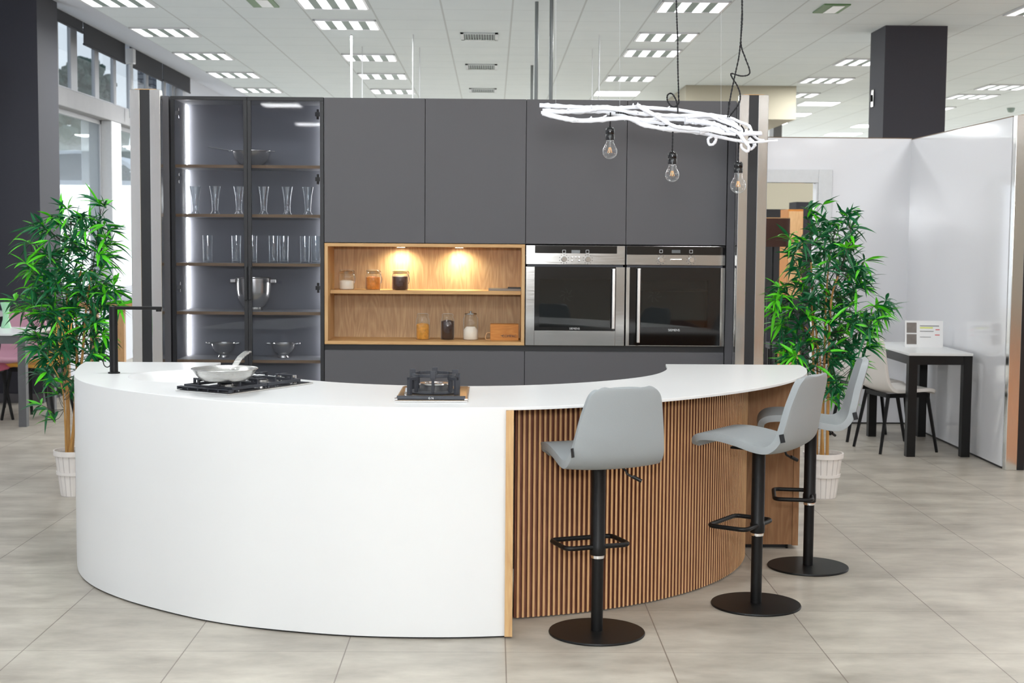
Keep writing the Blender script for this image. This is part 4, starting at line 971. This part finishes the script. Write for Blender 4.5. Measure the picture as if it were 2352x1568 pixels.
# ------------------------------------------------------------------ dining chairs and tables
CP = [(.225, -.022), (.205, -.004), (.15, .004), (.04, -.004), (-.06, -.012), (-.13, -.006), (-.172, .035), (-.192, .10), (-.208, .20), (-.222, .30), (-.230, .37), (-.233, .398)]
CW = [.165, .195, .208, .212, .214, .212, .206, .20, .196, .19, .175, .15]
CWR = [0, 0, .003, .008, .012, .014, .014, .012, .012, .012, .010, .006]
def dining_chair(loc, rz, mat, label, leg='black', group=None):
    t = thing('dining_chair', label, 'chair', loc, rz, group)
    shell_obj('seat_shell', shell([(a, b+.455) for a, b in CP], CW, CWR), mat, t, .026)
    MB().box(-.17, .17, .16, .18, .405, .435).box(-.17, .17, -.16, -.14, .405, .435).box(-.17, -.15, -.14, .16, .405, .435).box(.15, .17, -.14, .16, .405, .435).build('seat_frame', leg, t)
    for sx in (-1, 1):
        for y0, y1 in ((.165, .235), (-.15, -.225)):
            MB().tube([(sx*.158, y0, .43), (sx*.195, y1, 0)], [.0165, .0125], 4).build('leg', leg, t)
    return t
wg = 'white dining chairs by the right wall'
dining_chair((2.985, 10.35, 0), math.radians(-76), 'fabric_w', 'white dining chair with black legs in front of the white-topped table', group=wg)
dining_chair((2.93, 10.93, 0), math.radians(-84), 'fabric_w', 'white dining chair mostly hidden behind the nearer white chair', group=wg)
def table(loc, sx, sy, label, frame, legw=.055, h=.75, top='tabletop'):
    t = thing('dining_table', label, 'table', loc)
    MB().box(0, sx, 0, sy, h-.018, h).build('tabletop', top, t, bevel=.002)
    for x in (.004, sx-legw-.004):
        for y in (.004, sy-legw-.004): MB().box(x, x+legw, y, y+legw, 0, h-.018).build('leg', frame, t)
    a = legw+.004
    MB().box(a, sx-a, .008, .028, h-.083, h-.018).box(a, sx-a, sy-.028, sy-.008, h-.083, h-.018).box(.008, .028, a, sy-a, h-.083, h-.018).box(sx-.028, sx-.008, a, sy-a, h-.083, h-.018).build('apron', frame, t)
    return t
table((2.968, 9.99, 0), .462, 1.10, 'white-topped table with black legs against the right wall', 'black', .062, .745)
sa, sb = atz(2045, 788, .745), atz(2135, 790, .745)
t = thing('price_sign', 'white printed sign standing on the white-topped table', 'sign', ((sa.x+sb.x)/2, 10.55, .745), math.radians(-6))
hw = .140
MB().box(-hw, hw, -.001, .001, 0, .20, Matrix.Rotation(math.radians(-8), 4, 'X')).build('sheet', 'paper', t)
MB().box(-hw, hw, 0, .08, 0, .003).build('stand', 'white_plastic', t)
RX = Matrix.Rotation(math.radians(-8), 4, 'X')
MB().box(-hw+.012, -hw+.085, -.003, -.0012, .108, .185, RX).build('picture', 'photo', t); MB().box(-hw+.012, -hw+.085, -.003, -.0012, .022, .098, RX).build('picture', 'photo', t)
MB().box(-.03, .11, -.0025, -.0012, .158, .164, RX).box(-.03, .07, -.0025, -.0012, .118, .123, RX).box(-.03, .05, -.0025, -.0012, .075, .079, RX).build('print_lines', 'ink', t)
MB().box(-.03, .065, -.0025, -.0012, .142, .152, RX).build('highlight', 'yellow', t)
MB().box(.085, .115, -.0025, -.0012, .130, .137, RX).box(.08, .115, -.0025, -.0012, .090, .097, RX).build('price_line', 'red', t)
# left group
table((-4.49, 11.30, 0), .77, .80, 'pale-topped table with grey legs at left edge of photo', 'grey_metal', .062, .75)
dining_chair((-4.13, 12.32, 0), PI, 'pink', 'pale pink chair behind the left table', 'black')
dining_chair((-3.80, 11.86, 0), math.radians(82), 'mustard', 'mustard yellow chair under the left table', 'black')
dining_chair((-4.22, 11.55, 0), math.radians(-92), 'magenta', 'rose pink chair cut off by left edge of photo', 'black')
vp = atz(14, 753, .75)
t = MB().lathe([(0, 0), (.042, 0), (.040, .02), (.026, .07), (.024, .11), (.030, .16), (.045, .215), (.042, .215), (.026, .16), (.020, .11), (0, .03)], 28, cap=False).build('vase', 'green_glass', loc=(vp.x, vp.y, .7505), smooth=True)
tag(t, 'pale green waisted vase on the left table', 'vase')
# wooden console by the window
t = thing('console_table', 'grey-topped wooden console table under the windows', 'table', (-4.42, 13.7, 0))
MB().box(0, 1.15, 0, 1.1, .885, .90).build('tabletop', plain('grey_top', (150, 152, 160), .5), t); MB().box(0, 1.15, 0, .03, .82, .885).box(0, 1.15, 1.07, 1.1, .82, .885).box(0, .03, .03, 1.07, .82, .885).box(1.12, 1.15, .03, 1.07, .82, .885).build('apron', 'slat_light', t)
for x in (.24, .78):
    for y in (.002, 1.02): MB().box(x, x+.08, y, y+.07, 0, .884 if y > .1 else .82).build('leg', 'slat_light', t)
bp = at(262, 672, 14.1)
t = MB().lathe([(0, .0), (.04, 0), (.07, .02), (.115, .085), (.110, .085), (.06, .022), (0, .010)], 28, cap=False).build('glass_bowl', plain('grey_green_glass', (128, 146, 146), .15, coat=.5), loc=(bp.x, 14.1, .9005), smooth=True)
tag(t, 'grey-green glass bowl on the wooden console table', 'bowl')
# ------------------------------------------------------------------ seen through the door opening
struct(MB().box(1.6, 7, 19, 19.2, 0, 2.7).build('wall_beige', 'beige'))
t = thing('floor_lamp', 'floor lamp with large dark brown drum shade in the doorway', 'lamp', (2.60, 13.1, 0))
MB().lathe([(.15, 1.475), (.15, 1.735)], 32, cap=False).build('lamp_shade', 'brown', t, smooth=True); MB().lathe([(.151, 1.735), (.151, 1.742), (0, 1.742)], 32, cap=False).build('shade_rim', 'slat_light', t)
MB().cyl((0, 0, .02), (0, 0, 1.6), .012).build('pole', 'black', t); MB().lathe([(.14, 0), (.14, .02)], 32).build('base', 'black', t)
t = thing('storage_unit', 'dark grey storage unit behind the doorway', 'cabinet', (3.0, 17, 0))
MB().box(0, .64, 0, .4, 0, 1.90).build('body', 'book_black', t); MB().box(.64, 1.0, 0, .4, 0, 1.99).build('tall_body', 'dark_wall', t); MB().box(.02, .63, -.01, 0, .05, 1.85).build('door', 'book_black', t)
t = thing('wooden_cabinet', 'narrow light wooden cabinet behind the doorway', 'cabinet', (3.13, 15, 0))
MB().box(0, .16, 0, .4, 0, 1.86).build('body', 'box_wood', t); MB().box(.005, .155, -.012, 0, .02, 1.84).build('door', 'slat_light', t)

t = thing('side_chair', 'dark chair partly visible low in the doorway', 'chair', (3.0, 14.2, 0))
MB().box(-.2, .2, -.2, .2, .44, .50).build('seat', 'dark_wall', t); MB().box(-.2, .2, .17, .2, .50, .95).build('backrest', 'dark_wall', t)
for x in (-.18, .16):
    for y in (-.18, .16): MB().box(x, x+.025, y, y+.025, 0, .44).build('leg', 'black', t)
# ------------------------------------------------------------------ potted bamboos
def leaf(mb, p, d, length, width, droop):
    d = d.normalized(); s = d.cross(Vector((0, 0, 1)))
    if s.length < .1: s = Vector((1, 0, 0))
    s.normalize(); roll = random.uniform(-.9, .9); nrm = s.cross(d).normalized(); s = (s*math.cos(roll)+nrm*math.sin(roll)).normalized(); nrm = s.cross(d).normalized()
    prof = (.12, .75, 1.0, .85, .5, .0); vs = []
    for i, w_ in enumerate(prof):
        t = i/(len(prof)-1); c = p+d*length*t+Vector((0, 0, -droop*length*t*t))
        ww = width*w_/2
        vs += [c-s*ww+nrm*ww*.35, c, c+s*ww+nrm*ww*.35]
    fs = []
    for i in range(len(prof)-1):
        for j in (0, 1): fs.append((3*i+j, 3*i+j+1, 3*i+4+j, 3*i+3+j))
    mb.add(vs, fs)
def inside(x, y, poly):
    c = False; n = len(poly)
    for i in range(n):
        x0, y0 = poly[i]; x1, y1 = poly[(i+1) % n]
        if (y0 > y) != (y1 > y) and x < (x1-x0)*(y-y0)/(y1-y0)+x0: c = not c
    return c
def bamboo(label, potx, poty, poly, canes, ncl, seed, extra):
    random.seed(seed)
    t = thing('potted_bamboo', label, 'plant', (potx, poty, 0)); O = Vector((potx, poty, 0))
    m = MB(); H = .272; ns_ = 18
    p = t
    body = MB().lathe([(.080, .003), (.080, 0), (.112, H-.02), (.106, H-.02), (.077, .02), (0, .02)], 48, cap=False)
    pot = body.build('pot', 'pot_gap', t, smooth=True)
    for i in range(ns_):
        a = 2*PI*i/ns_; da = PI/ns_*.82
        vs = []
        for rr, z in ((.081, .004), (.1135, H-.01)):
            for aa in (a-da, a, a+da): vs.append((rr*math.cos(aa), rr*math.sin(aa), z)); 
            for aa in (a+da, a, a-da): vs.append(((rr-.006)*math.cos(aa), (rr-.006)*math.sin(aa), z))
        m.add(vs, [(0, 1, 2, 3, 4, 5), (6, 7, 8, 9, 10, 11)]+[(j, (j+1) % 6, (j+1) % 6+6, j+6) for j in range(6)])
    m.build('staves', 'pot', pot)
    MB().lathe([(.1135, H-.030), (.119, H-.030), (.1205, H), (.112, H), (.110, H-.02)], 48, cap=False).build('rim_band', 'pot', pot, smooth=True)
    MB().lathe([(.0985, .128), (.1035, .128), (.105, .146), (.100, .146)], 48, cap=False).build('middle_band', 'pot', pot, smooth=True)
    MB().lathe([(.107, H-.04), (0, H-.036)], 32, cap=False).build('filler', 'soil', t)
    def P2(px, py, dy=0): return at(px, py, poty+dy)-O
    paths = []
    for (bx, by, dy0), pts, r in canes:
        base = P2(bx, by, dy0); base.z = H-.04
        Pp = spline([base]+[P2(x, y, dy) for x, y, dy in pts], 10); n = len(Pp)
        rr = [r*(1-.75*i/(n-1))*(1.18 if i % 7 == 0 else 1) for i in range(n)]
        nb = int(n*.72)
        MB().tube(Pp[:nb], rr[:nb], 8).build('cane', 'cane', t, smooth=True)
        MB().tube(Pp[nb-1:], [max(.0022, q*.7) for q in rr[nb-1:]], 6).build('upper_stem', 'twig', t)
        paths.append(Pp)
    allp = [q for Pp in paths for q in Pp[len(Pp)//4:]]
    xs = [q[0] for q in poly]; ys = [q[1] for q in poly]; cl = []
    tries = 0
    while len(cl) < ncl and tries < 9000:
        tries += 1
        x, y = random.uniform(min(xs), max(xs)), random.uniform(min(ys), max(ys))
        if not inside(x, y, poly): continue
        dy = random.gauss(0, .13); q = P2(x, y, dy)
        if min([(q-c).length for c in cl] or [9]) < .042: continue
        cl.append(q)
    cl += [P2(x, y, random.uniform(-.08, .08)) for x, y in extra]; nex = len(extra)
    dk, lt, tw = MB(), MB(), MB()
    cxm = sum(q.x for q in cl)/len(cl)
    for i, q in enumerate(cl):
        cand = [a for a in allp if a.z < q.z-.02]
        a = min(cand or allp, key=lambda a: (a-q).length+abs(a.z-(q.z-.12))*.5)
        mid = (a+q)/2+Vector((0, 0, -.015)); tw.tube(spline([a, mid, q], 4), .0016, 4)
        out = (q-a); out.z = abs(out.z)*.4+.01; out.normalize() if out.length > .01 else None
        ext = i >= len(cl)-nex
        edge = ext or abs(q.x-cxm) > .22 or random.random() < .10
        nl = random.randint(6, 10)
        base_l = random.uniform(.085, .135)*(1.15 if ext else 1)
        for k in range(nl):
            a1 = random.uniform(0, 2*PI); el = random.uniform(-.75, .8)
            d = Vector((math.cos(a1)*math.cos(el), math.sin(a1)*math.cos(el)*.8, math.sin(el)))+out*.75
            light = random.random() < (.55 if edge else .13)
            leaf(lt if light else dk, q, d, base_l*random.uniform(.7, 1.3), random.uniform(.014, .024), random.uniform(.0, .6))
    tw.build('twigs', 'twig', t)
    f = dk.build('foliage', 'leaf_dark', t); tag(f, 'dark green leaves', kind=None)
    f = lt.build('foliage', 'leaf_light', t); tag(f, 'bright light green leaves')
    return t
polyR = [(1855, 480), (1905, 520), (1925, 500), (1960, 485), (1962, 530), (1965, 590), (1985, 640), (1975, 690), (2025, 700), (2015, 735), (1990, 790), (1968, 850), (1915, 872), (1925, 905), (1905, 930), (1885, 900), (1868, 862), (1830, 842), (1805, 820), (1800, 760), (1780, 720), (1775, 670), (1812, 640), (1820, 590), (1825, 540), (1838, 500)]
exR = [(1856, 482), (1958, 487), (1815, 548), (1785, 690), (2025, 712), (2035, 690), (1985, 600), (1975, 640), (1795, 745), (1800, 800), (1960, 840), (1985, 760), (1925, 905), (1912, 890), (1890, 470), (1900, 915), (1790, 660), (1990, 795)]
bamboo('potted bamboo plant right of the cabinets, behind the stools', 1.998, 8.41, polyR,
       [((1870, 1040, 0), [(1868, 860, .0), (1866, 700, .0), (1862, 580, .0), (1856, 480, .02)], .010), ((1886, 1040, .03), [(1892, 900, .03), (1896, 720, .02), (1905, 600, 0), (1925, 500, 0)], .009),
        ((1900, 1040, -.02), [(1903, 880, -.03), (1908, 700, -.03), (1930, 620, -.04), (1958, 540, -.05)], .010), ((1876, 1040, .05), [(1878, 870, .06), (1872, 740, .08), (1845, 640, .1), (1815, 580, .1)], .008),
        ((1892, 1040, -.05), [(1885, 900, -.05), (1880, 800, -.06), (1840, 740, -.08), (1800, 700, -.1)], .007)], 215, 11, exR)
polyL = [(150, 480), (180, 500), (215, 490), (240, 500), (245, 560), (240, 620), (262, 650), (262, 700), (245, 740), (240, 820), (225, 870), (180, 860), (165, 905), (140, 920), (120, 880), (100, 850), (85, 800), (75, 750), (60, 715), (70, 640), (80, 600), (105, 560), (90, 520), (120, 490)]
exL = [(228, 468), (240, 475), (155, 480), (140, 500), (85, 520), (75, 620), (60, 605), (45, 700), (35, 690), (55, 715), (90, 770), (95, 930), (110, 940), (125, 965), (255, 560), (262, 655), (248, 530), (130, 890), (90, 860), (272, 700), (70, 560), (110, 820)]
bamboo('potted bamboo plant left of the island in white pot', -2.475, 8.36, polyL,
       [((158, 1034, 0), [(156, 900, 0), (153, 740, 0), (156, 620, 0), (165, 500, 0)], .0115), ((165, 1034, .03), [(176, 860, .04), (176, 700, .05), (190, 600, .05), (215, 500, .03)], .010),
        ((160, 1034, -.03), [(185, 860, -.03), (199, 700, -.03), (215, 600, -.02), (232, 480, 0)], .010), ((155, 1034, .06), [(150, 860, .06), (130, 740, .08), (100, 660, .1), (80, 600, .1)], .006),
        ((152, 1034, -.04), [(148, 940, -.05), (140, 880, -.06), (110, 820, -.07), (70, 740, -.08)], .006)], 215, 23, exL)
